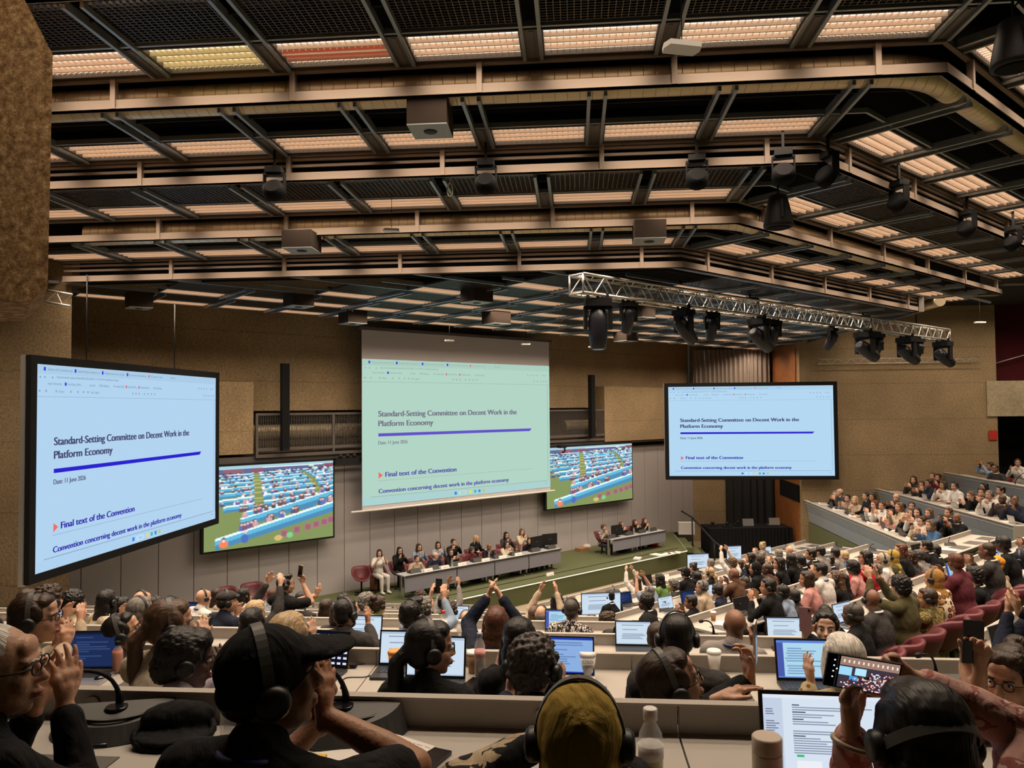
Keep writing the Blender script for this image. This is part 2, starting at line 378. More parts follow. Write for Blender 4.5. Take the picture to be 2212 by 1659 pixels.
def fascia(k):
    y, x, z0, z1 = FY[k], FX[k], SZ[k], SZ[k-1]
    L2 = 14 if k < 3 else (10.9 if k == 3 else 9.3)
    pts = [(XL[k], y), (x, y), (x+L2/1.414, y+L2/1.414)]
    t = empty('ceiling_girder', (0, 0, 0), 0, 'long brown steel ceiling girder %s' % FN[k], 'ceiling girder')
    m = MB(); extr(m, pts, 0, .07, z0, z0+.1); extr(m, pts, -.01, .085, z0, z0+.012); m.build('lower_rail', 'rail_metal', t)
    m = MB(); extr(m, pts, 0, .05, z1-.03, z1+.03); m.build('upper_rail', 'rail_metal', t)
    if k % 2 == 0:
        for zz in (.19, .27):
            m = MB(); extr(m, pts, .03, .06, z0+zz-.012, z0+zz+.022); m.build('middle_rail', 'rail_metal', t)
    # dark back of the step
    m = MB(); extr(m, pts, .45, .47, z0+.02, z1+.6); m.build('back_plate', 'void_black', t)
    X = x-.65
    while X > XL[k]:
        m = MB(); m.box((X-.028, y-.015, z0+.0), (X+.028, y+.05, z1)); m.build('post', 'rail_metal', t); X -= 1.975
    s = .68
    while s < L2:
        m = MB(); m.T = Matrix.Translation((x, y, 0)) @ Matrix.Rotation(R45, 4, 'Z'); m.box((s-.028, -.015, z0), (s+.028, .05, z1)); m.build('post', 'rail_metal', t); s += 1.975
    return t
for k in range(0, 5): fascia(k)
def duct(k, r, x0, L2, label):
    y, x, z = FY[k]+.27, FX[k]-.1, SZ[k]+.0+r
    off = .25
    m = MB(); L = 4*PI
    seg = [(x0, y)] + [(x-.5, y)] + [(p.x, p.y) for p in bez((x-.45, y, 0), (x, y, 0), (x+.32, y+.32, 0), 6)] + [(x+L2/1.414, y+L2/1.414)]
    # straight legs as separate meshes so that the seams follow each leg
    t = empty('air_duct', (x0, y, z), 0, label, 'duct')
    m = MB(); Ls = x-.5-x0; m.tube([(Ls*i/10, 0, 0) for i in range(11)], r, 24, False); m.build('duct_run', 'duct_metal', t)
    m = MB(); pp = bez((x-.52, y, 0), (x, y, 0), (x+.37, y+.37, 0), 8); m.tube([(p.x-x0, 0+p.y-y, 0) for p in pp], r*1.005, 24, False); m.build('elbow', 'duct_metal', t)
    m = MB(); Lb = L2-.5; m.tube([(Lb*i/10, 0, 0) for i in range(11)], r, 24, True); o = m.build('duct_run', 'duct_metal', t)
    o.location = (x+.35-x0, .35, 0); o.rotation_euler = (0, 0, R45)
    return t
duct(1, .165, -9.4, 14, 'wide silver duct in the girder nearest the viewer, turning at the corner')
duct(3, .165, -7.5, 6.1, 'second silver air duct, behind the girder in front of the stage ceiling')
# short stretch with a bent end at the pillar
# --- louvred light fitting prototype (local: x along the girder, y towards the stage; origin = middle of the fitting at soffit level)
def fitting():
    t = empty('ceiling_light', (0, 0, 0))
    Lx, Ly, hh = .54, .25, .055
    m = MB()
    for a, b in (((-Lx-.02, -Ly-.02, 0), (Lx+.02, -Ly, hh+.02)), ((-Lx-.02, Ly, 0), (Lx+.02, Ly+.02, hh+.02)), ((-Lx-.02, -Ly, 0), (-Lx, Ly, hh+.02)), ((Lx, -Ly, 0), (Lx+.02, Ly, hh+.02)), ((-Lx-.02, -Ly-.02, hh+.02), (Lx+.02, Ly+.02, hh+.03))): m.box(a, b)
    m.build('housing', 'rail_dark', t)
    m = MB(); m.box((-Lx, -Ly, hh-.002), (Lx, Ly, hh+.018)); m.build('diffuser', emis('diffuser_glow', (1.0, .79, .60), 1.9), t)
    m = MB()
    for i in range(3):       # curved reflector blades along the fitting
        yy = -Ly + Ly*2*(i+1)/4
        m.box((-Lx, yy-.008, .0), (Lx, yy+.008, hh-.005))
    N = 17
    for i in range(1, N):
        xx = -Lx+2*Lx*i/N; m.box((xx-.0025, -Ly, .03), (xx+.0025, Ly, hh-.005))
    m.build('louvre', 'louvre', t)
    l = light('lamp', (0, 0, -.012), (0, 0, 0), 1.0, .42, LAMP_W, LAMP_COL, t, 118)
    return t
FIT = fitting(); FIT_T = tree_of(FIT)
def grille():
    m = MB(); w, d = 1.12, .9; x = -w/2
    while x <= w/2: m.box((x, -d/2, 0), (x+.008, d/2, .035)); x += .062
    y = -d/2
    while y <= d/2: m.box((-w/2, y, 0), (w/2, y+.008, .035)); y += .05
    return m.build('ceiling_grille', 'grille_metal')
GR = grille()
def beam():        # double cross rail with dark slot
    t = empty('cross_rail', (0, 0, 0))
    for s in (-1, 1):
        m = MB(); m.box((s*.085-.018, -1.43, -.035), (s*.085+.018, -.02, .05)); m.build('flange', 'rail_blue', t)
    m = MB(); m.box((-.067, -.58, .0), (.067, 0, .03)); m.box((-.02, -.56, -.006), (.02, -.02, .03)); m.build('cover_plate', 'rail_dark', t)
    return t
BM = beam(); BM_T = tree_of(BM)
used = {'f': False, 'g': False, 'b': False}
def place(kind, Mx, label, group, scale=None):
    if kind == 'f':
        o = FIT if not used['f'] else copy_tree(FIT_T); cat = 'ceiling light'
    elif kind == 'g':
        o = GR if not used['g'] else GR.copy()
        if used['g']: COL.objects.link(o)
        cat = 'ceiling grille'
    else:
        o = BM if not used['b'] else copy_tree(BM_T); cat = 'ceiling rail'
    used[kind] = True
    o.matrix_world = Mx @ Matrix.Diagonal((1, scale or 1, 1, 1)); tag(o, label, cat, group); return o
BANDN = {-2: 'two bays behind', -1: 'in the bay behind', 0: 'before the nearest duct', 1: 'after the nearest duct', 2: 'beyond the open rails', 3: 'before the stage ceiling'}
def band(k):
    y, x, z = FY[k+1], FX[k+1], SZ[k]; w = FY[k+1]-FY[k]
    A = Matrix.Translation((x, y, z)); B = A @ Matrix.Rotation(R45, 4, 'Z')
    n = 0
    for side, F, sgn, lim in (('facing', A, -1, (x-XL.get(k+1, -8)) if k >= 0 else 9.0), ('turned', B, 1, 14 if k < 2 else 10.5)):
        c = .08 if sgn < 0 else .30
        i = 0
        while c < lim:
            sx = sgn*c; where = ('straight side' if sgn < 0 else 'turned side')
            place('b', F @ Matrix.Translation((sx, 0, 0)), 'double cross rail %s, %s from the corner on the %s' % (BANDN[k], ordn(i), where), 'cross rails of the stepped ceiling', w/1.55)
            place('f', F @ Matrix.Translation((sx+sgn*.66, -.31, 0)), 'warm louvred ceiling light %s, %s from the corner on the %s' % (BANDN[k], ordn(i), where), 'louvred lights of the stepped ceiling')
            if k % 2 == 0 or (k < 0):
                place('g', F @ Matrix.Translation((sx+sgn*.66, -.68-(w-.68)/2, .01)), 'dark open grille %s, %s from the corner on the %s' % (BANDN[k], ordn(i), where), 'dark open ceiling grilles', (w-.74)/.9)
            c += 1.32; i += 1
    # long rail dividing the lights from the grille zone
    pts = [(XL.get(k+1, -8), y), (x, y), (x+12/1.414, y+12/1.414)]
    m = MB(); extr(m, pts, -.66, -.63, z-.005, z+.05)
    tag(m.build('ceiling_rail', 'rail_blue'), 'long thin ceiling rail bordering the lights %s' % BANDN[k], 'ceiling rail')
for k in range(-2, 4): band(k)  # nearest two bays stay out of view, added to light the foreground
# --- flat grid of lights over the stage (aligned with the stage wall)
ZS = SZ[4]; RT2 = math.sqrt(2)
t0 = 7.45; nrow = 6; pitch = 1.5
for r in range(nrow+1):
    t = t0 + pitch*r
    s_lo = max(12.2*RT2 - t, -11*RT2 + t); s_hi = 8.2*RT2 + t
    if t > 16.2: break
    m = MB(); m.T = RF(0, ZS)
    m.box((max(s_lo-.4, 12.1*RT2-t), t-.02, 0), (s_hi, t+.02, .05)); m.box((max(s_lo-.4, 12.1*RT2-t), t+.93, 0), (min(s_hi, s_hi), t+.96, .05))
    tag(m.build('ceiling_rail', 'rail_blue'), 'pair of long rails of the flat stage ceiling, %s from its stepped edge' % ordn(r), 'ceiling rail')
    s = s_hi-.75; i = 0
    while s > s_lo+.6:
        F = RF(0, ZS) @ Matrix.Translation((s, t+1.5, 0))
        place('b', F @ Matrix.Translation((.66, 0, 0)), 'double cross rail over the stage in grid row %s, %s from the gallery side' % (ordn(r), ordn(i)), 'cross rails of the flat stage ceiling', pitch/1.55)
        place('f', F @ Matrix.Translation((0, -.26, 0)), 'louvred light over the stage in grid row %s, %s from the gallery side' % (ordn(r), ordn(i)), 'louvred lights of the flat stage ceiling')
        place('g', F @ Matrix.Translation((0, -1.03, .01)), 'dark grille over the stage in grid row %s, %s from the gallery side' % (ordn(r), ordn(i)), 'dark grilles of the flat stage ceiling', .9)
        s -= 1.32; i += 1
for i in range(4):  # fittings added under the gallery roof to brighten the concrete wall
    for j in range(3):
        place('f', Matrix.Translation((10.2+2.6*i, 20.2+2.2*j, 8.84)), 'louvred light under the dark gallery roof, row %s, %s along' % (ordn(i), ordn(j)), 'louvred lights of the gallery roof')
ls = FIT.children[0].id_data and [c for c in FIT.children if c.type == 'LIGHT'][0].data.copy(); ls.spread = math.radians(145); ls.energy = LAMP_W*1.25
for o in list(D.objects):
    if o.type == 'LIGHT' and o.parent and o.parent.get('group') == 'louvred lights of the flat stage ceiling': o.data = ls
lg = D.lights.new('gallery_fill_lamp', 'AREA'); lg.shape = 'RECTANGLE'; lg.size = 1.0; lg.size_y = .42; lg.energy = LAMP_W*2.3; lg.color = LAMP_COL; lg.spread = math.radians(160)
for o in list(D.objects):
    if o.type == 'LIGHT' and o.parent and o.parent.get('group') == 'louvred lights of the gallery roof': o.data = lg
# one yellower fitting and one with a red-brown tube in the nearest bay
for o in list(D.objects):
    if o.get('label', '') in ('warm louvred ceiling light before the nearest duct, fifth from the corner on the straight side', 'warm louvred ceiling light before the nearest duct, sixth from the corner on the straight side'):
        red = 'fifth' in o['label']
        for c in o.children:
            if c.name.startswith('louvre'): c.material_slots[0].link = 'OBJECT'; c.material_slots[0].material = mat('louvre_yellow', (.85, .74, .50), .35) if not red else M_('louvre')
            if c.name.startswith('diffuser'): c.material_slots[0].link = 'OBJECT'; c.material_slots[0].material = emis('diffuser_yellow', (1.0, .82, .50), 1.6) if not red else M_('diffuser_glow')
        if red:
            m = MB(); m.box((-.53, -.02, .025), (.53, .10, .05)); m.build('red_tube', emis('red_brown_tube', (.42, .07, .03), .8), o)
        o['label'] = 'louvred ceiling light with one red-brown tube in the nearest bay' if red else 'yellower louvred ceiling light next to the one with the red-brown tube'
# edge of the flat ceiling and the higher dark roof beyond it
m = MB(); m.box((8.22, 18.5, ZS-.02), (8.34, 27, ZS+.35)); struct(m.build('trim_3', 'rail_dark'))
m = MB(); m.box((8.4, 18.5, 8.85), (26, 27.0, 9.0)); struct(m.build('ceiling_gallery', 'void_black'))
for i, (x, z, lab) in enumerate(((8.9, 7.95, 'lower'), (9.5, 8.25, 'upper'))):
    m = MB(); m.tube([(0.9*i2, 0, 0) for i2 in range(9)], .13, 16); o = m.build('air_duct', 'duct_metal')
    o.matrix_world = Matrix.Translation((x, 18.9, z)) @ Matrix.Rotation(PI/2, 4, 'Z'); tag(o, '%s silver duct running beside the flat stage ceiling to the concrete wall' % lab, 'duct')
# ================================================================ SCREENS
def text(body, x, z, size, matn, parent, name='lettering', y=-.012, sx=1.0, bold=0, width=None):
    c = D.curves.new('t', 'FONT'); c.body = body; c.size = size; c.offset = 0
    o = D.objects.new('t', c); COL.objects.link(o)
    bpy.context.view_layer.update(); me = D.meshes.new_from_object(o.evaluated_get(bpy.context.evaluated_depsgraph_get()))
    D.objects.remove(o); n = len(me.vertices); a = np.zeros(n*3); me.vertices.foreach_get('co', a); a = a.reshape(-1, 3)
    if width: sx = width/max(1e-6, a[:, 0].max()-a[:, 0].min()); a[:, 0] -= a[:, 0].min()
    b = np.stack([a[:, 0]*sx, np.full(n, 0.), a[:, 1]], 1)
    if bold:
        fs = [tuple(p.vertices) for p in me.polygons]; V_ = []; F_ = []
        for q_, dx in enumerate((-bold, 0, bold)):
            V_ += [tuple(v) for v in (b+np.array([dx, -.0004*q_, 0])).tolist()]; F_ += [tuple(i+q_*n for i in f) for f in fs]
        D.meshes.remove(me); me = D.meshes.new('lettering'); me.from_pydata(V_, [], F_); b = np.array(V_)
    me.vertices.foreach_set('co', b.ravel()); me.materials.clear(); me.materials.append(M_(matn)); me.update()
    q = D.objects.new(name, me); COL.objects.link(q); q.parent = parent; q.location = (x, y, z); return q
def pix(name, parent, w, h, img, y=-.006, s=1.0, x0=0, z0=0):
    """a lit display: img is rows x cols x 3 (linear), row 0 at the top; one mesh with a colour per pixel"""
    R, C_ = img.shape[:2]; xs = np.linspace(x0, x0+w, C_+1); zs = np.linspace(z0+h, z0, R+1)
    X, Z = np.meshgrid(xs, zs); V = np.stack([X.ravel(), np.full(X.size, 0.), Z.ravel()], 1)
    idx = np.arange((R+1)*(C_+1)).reshape(R+1, C_+1)
    Fc = np.stack([idx[1:, :-1], idx[1:, 1:], idx[:-1, 1:], idx[:-1, :-1]], -1).reshape(-1, 4)
    me = D.meshes.new(name); me.from_pydata(V.tolist(), [], Fc.tolist())
    a = me.color_attributes.new('Col', 'FLOAT_COLOR', 'CORNER')
    c = np.concatenate([img.reshape(-1, 3), np.ones((R*C_, 1))], 1); a.data.foreach_set('color', np.repeat(c, 4, 0).ravel())
    me.materials.append(attr_emis('display_glow%g' % s, s)); me.update()
    o = D.objects.new(name, me); COL.objects.link(o); o.parent = parent; o.location = (0, y, 0); return o
def lin(r, g, b): return tuple(((c/255)/12.92 if c <= 10 else ((c/255+.055)/1.055)**2.4) for c in (r, g, b))
def doc_screen(parent, w, h, bg, ink1, ink2, bar, tintbar, x0=0, z0=0, key='a'):
    """the browser page with the committee title. (x0,z0)= lower left corner of the picture; u,v fractions from the top left"""
    P = lambda u, v: (x0+u*w, z0+h*(1-v))
    def rect(u0, v0, u1, v1, mt, name='page_block', y=-.010, m=None):
        mm = m or MB(); a = P(u0, v1); b = P(u1, v0); mm.quad((a[0], 0, a[1]), (b[0], 0, a[1]), (b[0], 0, b[1]), (a[0], 0, b[1]))
        if m is None: o = mm.build(name, mt, parent); o.location.y = y; return o
    e = lambda n, c: emis('scr_%s_%s' % (key, n), c)
    eb = e('bg', bg); rect(0, 0, 1, 1, eb, 'page', -.005)
    top = tuple(c*.96+.0 for c in bg)
    m = MB(); rect(0, .0, 1, .045, 0, m=m); o = m.build('tab_bar', e('tab', tuple(c*.92 for c in bg)), parent); o.location.y = -.007
    m = MB(); rect(0, .155, 1, .157, 0, m=m); rect(.985, .16, .987, .94, 0, m=m); o = m.build('page_rule', e('rule', tuple(c*.6 for c in bg)), parent); o.location.y = -.008
    i1, i2, bl = e('ink1', ink1), e('ink2', ink2), e('bar', bar)
    soft = e('soft', tuple(a*.45+b*.55 for a, b in zip(ink1, bg)))
    t = lambda s, u, v, sz, mt, uw=None, nm='lettering': text(s, P(u, v)[0], P(u, v)[1], sz*h, mt, parent, nm, -.012, 1, (sz*h*.045 if 'title' in nm else sz*h*.02), (uw*w if uw else None))
    t('Standard-Setting Committee on Decent Work in the', .072, .395, .056, i1, .72, 'title_lettering')
    t('Platform Economy', .072, .462, .056, i1, .26, 'title_lettering')
    m = MB(); a, b = P(.071, .532), P(.884, .511); m.addv([(a[0], 0, a[1]), (b[0]-.012*w, 0, a[1]), (b[0], 0, b[1]), (a[0], 0, b[1])]); m.face((0, 1, 2, 3)); o = m.build('rule_bar', bl, parent); o.location.y = -.012
    t('Date: 11 June 2026', .071, .587, .034, i1, .135, 'date_lettering')
    m = MB(); a = P(.072, .822); b = P(.091, .777); m.addv([(a[0], 0, a[1]), (b[0], 0, (a[1]+b[1])/2), (a[0], 0, b[1])]); m.face((0, 1, 2)); o = m.build('arrow_mark', e('arrow', (.85, .16, .12)), parent); o.location.y = -.012
    t('Final text of the Convention', .103, .812, .048, i2, .347, 'subtitle_lettering')
    m = MB(); rect(.068, .835, .89, .8375, 0, m=m); rect(.036, .941, .98, .9455, 0, m=m); o = m.build('page_rule', soft, parent); o.location.y = -.012
    t('Convention concerning decent work in the platform economy', .072, .922, .042, i2, .67, 'subtitle_lettering')
    rect(0, .948, 1, 1, e('task', tuple(min(1, c*f) for c, f in zip(bg, tintbar))), 'task_bar', -.008)
    # tabs, address and toolbars
    blue, red = e('blue', (.03, .06, .75)), e('red', (.8, .12, .15))
    for s_, u, wd in (('Final text of the Convention conce', .045, .1), ('Standard-Setting Committee on D', .167, .1), ('Realizing decent work in the platf', .29, .1), ('Plan of work of the Standard-setti', .415, .1), ('ILO network - Home', .54, .07), ('New tab', .665, .03)):
        t(s_, u, .028, .019, soft, wd, 'tab_lettering')
    for u in (.028, .153, .277, .403): rect(u, .012, u+.008, .03, blue, 'tab_icon', -.012)
    rect(.526, .014, .533, .03, red, 'tab_icon', -.012)
    t('https://www.ilo.org/sites/default/files/2026-06/ILC114-CNP-D4-Final%20text-EN.pdf', .08, .063, .018, soft, .28, 'address_lettering')
    for s_, u, wd in (('Import favourites', .045, .055), ('Food Diary | MyFit...', .125, .06), ('Journal', .22, .025), ('SO/LEG (Sharepoi...', .265, .05), ('ILO website (DSA)', .335, .055), ('Data and Web Ana...', .41, .05), ('Administration...', .48, .055), ('Ref Country Progra...', .555, .055)):
        t(s_, u, .097, .018, soft, wd, 'bookmark_lettering')
    rect(.112, .083, .12, .099, blue, 'bookmark_icon', -.012); rect(.398, .083, .405, .099, red, 'bookmark_icon', -.012); rect(.468, .083, .475, .099, red, 'bookmark_icon', -.012)
    t('Draw', .088, .135, .018, soft, .022, 'tool_label'); t('Ask Copilot', .225, .135, .018, soft, .04, 'tool_label')
    m = MB()
    for u in (.012, .03, .06): rect(u, .056, u+.006, .066, 0, m=m)
    for u in (.01, .035, .075, .135, .165, .19, .21, .435, .452, .47, .5, .52, .54, .56, .9, .92, .94, .96, .975): rect(u, .123, u+.006, .134, 0, m=m)
    for u in (.86, .88, .9, .92, .955, .97): rect(u, .075, u+.006, .086, 0, m=m)
    o = m.build('toolbar_print', soft, parent); o.location.y = -.012
    for u, c in ((.44, (.02, .25, .8)), (.52, (.9, .7, .1)), (.545, (.05, .5, .45)), (.568, (.03, .3, .8)), (.592, (.5, .6, .1))):
        rect(u, .962, u+.012, .984, e('ic%d' % (u*1000), c), 'task_icon', -.012)
    rect(.462, .96, .505, .986, e('srch', tuple(min(1, c*1.12) for c in bg)), 'search_box', -.011); t('Search', .475, .978, .016, soft, .02, 'search_label')
    t('11:52', .965, .97, .014, soft, .015, 'clock_label')
def framed_screen(name, M, w, h, label, bg, key, ropes=()):
    t = empty(name, (0, 0, 0), 0, label, 'projection screen'); t.matrix_world = M
    m = MB(); f = .13
    m.box((-f, -.03, -f), (w+f, .05, 0)); m.box((-f, -.03, h), (w+f, .05, h+f)); m.box((-f, -.03, 0), (0, .05, h)); m.box((w, -.03, 0), (w+f, .05, h)); m.build('black_border', 'black_matte', t)
    m = MB(); m.box((0, 0, 0), (w, .03, h)); m.build('backing', 'black', t)
    m = MB(); m.box((-f-.02, .06, -f-.02), (-f+.05, .13, h+f)); m.box((w+f-.05, .06, -f), (w+f+.02, .13, h+f)); m.box((-f, .06, h+.05), (w+f, .13, h+f)); m.build('frame_truss', 'alu', t)
    doc_screen(t, w, h, bg, lin(70, 70, 110), lin(48, 38, 170), lin(45, 35, 205), (.97, .98, 1.0), key=key)
    for x, L in ropes:
        m = MB(); m.tube([(x, .08, h+.1), (x, .08, h+L)], .012, 6); m.build('hanger_cable', 'black', t)
    return t
BGB = lin(178, 212, 240)
TL = Matrix.Translation((-8.2, 10.72, 2.98)) @ Matrix.Rotation(PI/2, 4, 'Z')
framed_screen('projection_screen', TL, 5.72, 3.2, 'big bright projection screen hung beside the concrete pillar, seen at an angle', BGB, 'l', ((1.3, 1.6), (4.1, 1.5)))
TR = Matrix.Translation((3.28, 26.6, 3.0))
framed_screen('projection_screen', TR, 5.62, 3.12, 'bright projection screen in front of the gallery-side concrete wall', lin(180, 216, 242), 'r', ((1.3, 1.3), (4.4, 1.3)))
# the large central projection screen: cloth with grey upper part
_a, _b = onR(782, 900, -25.2), onR(1187, 900, -25.2); WM = math.hypot(_b.x-_a.x, _b.y-_a.y)
TM = Matrix.Translation((_a.x, _a.y, 0)) @ Matrix.Rotation(R45, 4, 'Z')
t = empty('projection_screen', (0, 0, 0), 0, 'largest central projection screen with greenish picture and grey upper cloth', 'projection screen'); t.matrix_world = TM
m = MB(); m.box((0, 0, 2.74), (WM, .02, 7.58)); m.build('screen_cloth', 'screen_white', t)
m = MB(); m.tube([(-.32, .01, 2.72), (WM+.2, .01, 2.72)], .03, 8); m.build('bottom_bar', 'white', t)
m = MB(); m.box((-.1, -.05, 7.57), (WM+.1, .12, 7.65)); m.build('roller_case', 'rail_dark', t)
doc_screen(t, WM, 3.94, lin(178, 213, 197), lin(118, 118, 135), lin(86, 84, 168), lin(98, 82, 200), (.93, .97, 1.14), 0, 2.85, 'm')
# --- two LED walls showing the hall
def hall_image(Wp=176, Hp=99):
    """live picture of the blue desks and the delegates"""
    rg = np.random.RandomState(4); im = np.zeros((Hp, Wp, 3))
    sky = np.array(lin(70, 80, 130)); grn = np.array(lin(112, 130, 62)); teal = np.array(lin(70, 168, 205)); dk = np.array(lin(42, 120, 165)); wht = np.array(lin(215, 245, 250)); yel = np.array(lin(165, 160, 80))
    im[:] = grn; im[:10] = sky; im[:4] = lin(150, 190, 200); im[4:9, 24:50] = lin(130, 70, 95); im[4:11, 60:76] = lin(120, 60, 90); im[2:9, 140:147] = lin(170, 205, 190); im[3:9, 162:] = lin(130, 50, 70)
    im[3:4, 75:160] = lin(225, 250, 245)
    rows = [(10, 3), (13, 3), (16, 4), (20, 4), (25, 5), (31, 6), (38, 7), (46, 8), (55, 10), (67, 12), (82, 14)]
    pers = []
    for i, (v, hh) in enumerate(rows):
        tilt = .035+.012*i if i < 9 else .2
        for u in range(Wp):
            a1 = 58+i*2.0+(4 if i < 6 else 0); a2 = 124+i*4.5
            if i < 8:
                if abs(u-(66-(i*0)+i*.6)) < 3.5+i*.45 or abs(u-(128+i*4.2)) < 3+i*.3:
                    for q in range(hh): 
                        vv = int(v+q-tilt*0); 
                        if vv < Hp: im[vv, u] = yel if (q//2) % 2 else grn
                    continue
                if u < 6+max(0, i-5)*9: continue
            elif i == 8:
                if u < 50 or u > 148: continue
            elif i == 9:
                if u < 46: continue
            elif i == 10:
                if u < 14: continue
            y0 = v - tilt*(u-60 if i < 9 else u-30)*(.5 if i < 9 else 1)
            for q in range(hh):
                vv = int(y0+q)
                if 0 <= vv < Hp: im[vv, u] = wht if q < max(1, hh*.16) else (teal if q < hh*.55 else dk)
        n = int(44-i*2.6)
        for j in range(n):
            u = rg.uniform(2 if i < 8 else 40, Wp-3); y0 = v - tilt*(u-60 if i < 9 else u-30)*(.5 if i < 9 else 1); r = max(1, hh*.22)
            if i < 8 and (abs(u-(66+i*.6)) < 6 or abs(u-(128+i*4.2)) < 5): continue
            c = np.array([lin(60, 60, 100), lin(40, 36, 60), lin(190, 150, 150), lin(230, 235, 240), lin(110, 60, 80), lin(70, 90, 170), lin(90, 50, 40)][rg.randint(7)])
            v0, v1 = int(y0-hh*.62), int(y0+.5); u0, u1 = int(u-r), int(u+r)+1
            im[max(0, v0+int(hh*.3)):max(0, v1), max(0, u0):u1] = c
            im[max(0, v0):max(1, v0+max(1, int(hh*.3))), max(0, int(u-r*.5)):int(u+r*.5)+1] = lin(70, 45, 50)
            if hh > 4: im[max(0, v0+int(hh*.12)):max(1, v0+int(hh*.34)), int(u-r*.3):int(u+r*.3)+1] = lin(215, 175, 165)
    # foreground: maroon chairs, person in orange, papers
    for j, u in enumerate((100, 118, 134, 146, 158, 168)):
        v = 90-j*2.2-6; im[int(v):int(v)+8, u:u+9] = lin(165, 85, 110); im[int(v)+1:int(v)+7, u+1:u+8] = lin(140, 70, 95)
    yy, xx = np.mgrid[0:Hp, 0:Wp]
    im[((xx-24)**2/36+(yy-92)**2/18) < 1] = lin(240, 110, 50); im[((xx-24)**2+(yy-86)**2) < 7] = lin(120, 80, 90); im[((xx-24)**2+(yy-88)**2) < 3] = lin(240, 210, 200)
    im[((xx-51)**2/25+(yy-88)**2/28) < 1] = lin(40, 90, 170); im[((xx-52)**2+(yy-80)**2) < 5] = lin(225, 190, 180)
    im[((xx-96)**2/30+(yy-92)**2/12) < 1] = lin(200, 170, 90); im[((xx-112)**2/20+(yy-90)**2/14) < 1] = lin(110, 190, 120)
    im = np.clip(im*1.15+.06, 0, 1); im[:, 1:-1] = im[:, 1:-1]*.6+im[:, :-2]*.2+im[:, 2:]*.2
    return im
IMG = hall_image()
def led(c, pxl, pxr, z0, z1, label):
    a, b = onR(pxl, 1100, c), onR(pxr, 1100, c); w = (b-a).length*math.cos(0); a.z = z0; w = math.hypot(b.x-a.x, b.y-a.y)
    t = empty('led_wall', (0, 0, 0), 0, label, 'display'); t.matrix_world = Matrix.Translation((a.x, a.y, z0)) @ Matrix.Rotation(R45, 4, 'Z')
    h = z1-z0; m = MB(); m.box((-.05, .0, -.05), (w+.05, .12, h+.05)); m.build('cabinet', 'black', t)
    pix('live_picture', t, w, h, IMG, -.012, 1.0)
led(-25.5, 440, 719, 2.13, 4.1, 'LED display of the blue hall beside the pillar-side projection screen')
led(-25.5, 1181, 1366, 2.1, 4.1, 'LED display of the blue hall between central and gallery-side screens')
# small spotlights bar under the railing next to the central screen
p = onR(750, 990, -25.4); t = empty('lamp_bar', (p.x, p.y, p.z), R45, 'short black bar of small spotlights left dark under the railing', 'lamp bar')
m = MB(); m.box((-.35, -.05, -.16), (.38, .1, .02)); m.build('housing', 'black', t)
for x in (-.2, 0, .2):
    m = MB(); m.lathe([(.05, 0), (.06, .06), (.03, .1)], 10, (x, -.02, .02)); m.build('lamp_head', 'black', t)
p = onR(1213, 965, -25.3); t = empty('stage_camera', (p.x, p.y, p.z), R45, 'black hooked camera mount above the gallery-side LED display', 'camera')
m = MB(); m.box((-.12, -.1, -.04), (.14, .1, .05)); m.build('body', 'black', t); m = MB(); m.tube([(.12, 0, 0), (.14, -.02, -.14), (.02, -.02, -.2)], .03, 8); m.build('arm', 'black', t)
# ================================================================ RIGGING
def truss(name, a, b, w, label, n=40, sides=4):
    a, b = Vector(a), Vector(b); L = (b-a).length; t = empty(name, a, math.atan2(b.y-a.y, b.x-a.x), label, 'truss')
    t.rotation_euler[1] = -math.asin((b.z-a.z)/L)
    offs = [(-w/2, 0), (w/2, 0), (w/2, w), (-w/2, w)] if sides == 4 else [(0, 0), (0, w)]
    for y, z in offs:
        m = MB(); m.tube([(0, y, z), (L, y, z)], w*.085, 8); m.build('chord', 'alu', t)
    m = MB()
    for k in range(len(offs) if sides == 4 else 1):
        p, q = offs[k], offs[(k+1) % len(offs)]
        for i in range(n):
            x0, x1 = L*i/n, L*(i+1)/n; u, v = (p, q) if i % 2 == 0 else (q, p)
            m.tube([(x0, u[0], u[1]), (x1, v[0], v[1])], w*.04, 5, False)
    m.build('lattice', 'alu', t)
    if sides == 4:
        m = MB()
        for x in (0, L/3, 2*L/3, L):
            for k in range(4):
                p, q = offs[k], offs[(k+1) % 4]; m.tube([(x, p[0], p[1]), (x, q[0], q[1])], w*.06, 6)
        m.build('frame_ends', 'alu', t)
    return t
TA, TB = [CC+(v-CC)*.905 for v in (Vector((.05, 13.05, 7.43)), Vector((11.76, 24.76, 7.46)))]
truss('lighting_truss', TA, TB, .3, 'long silver lattice lighting truss carrying moving lights in front of the stage', 60)
truss('wall_truss', (8.47, 26.75, 6.87), (13.84, 26.75, 6.87), .17, 'flat silver ladder truss fixed to the gallery-side concrete wall', 24, 2)
p = onY(100, 652, 12.0); q = onY(152, 661, 12.0); truss('wall_truss', p, q, .2, 'short end of a silver truss beside the hanging rough block', 3, 2)
for s_, lab in ((.33, 'near the big moving lights'), (.66, 'over the middle of the truss'), (.87, 'towards the gallery end')):
    P = TA.lerp(TB, s_); t = empty('chain_hoist', (P.x, P.y, P.z+.3), R45, 'black chain hoist holding the lighting truss %s' % lab, 'hoist')
    m = MB(); m.box((-.14, -.12, 0), (.14, .12, .06)); m.build('clamp_plate', 'dark_plastic', t)
    m = MB(); m.tube([(0, 0, .06), (0, 0, .5)], .02, 6); m.tube([(0.03, 0, .3), (.05, .02, .15), (.02, 0, .06)], .01, 5); m.build('chain', 'black', t)
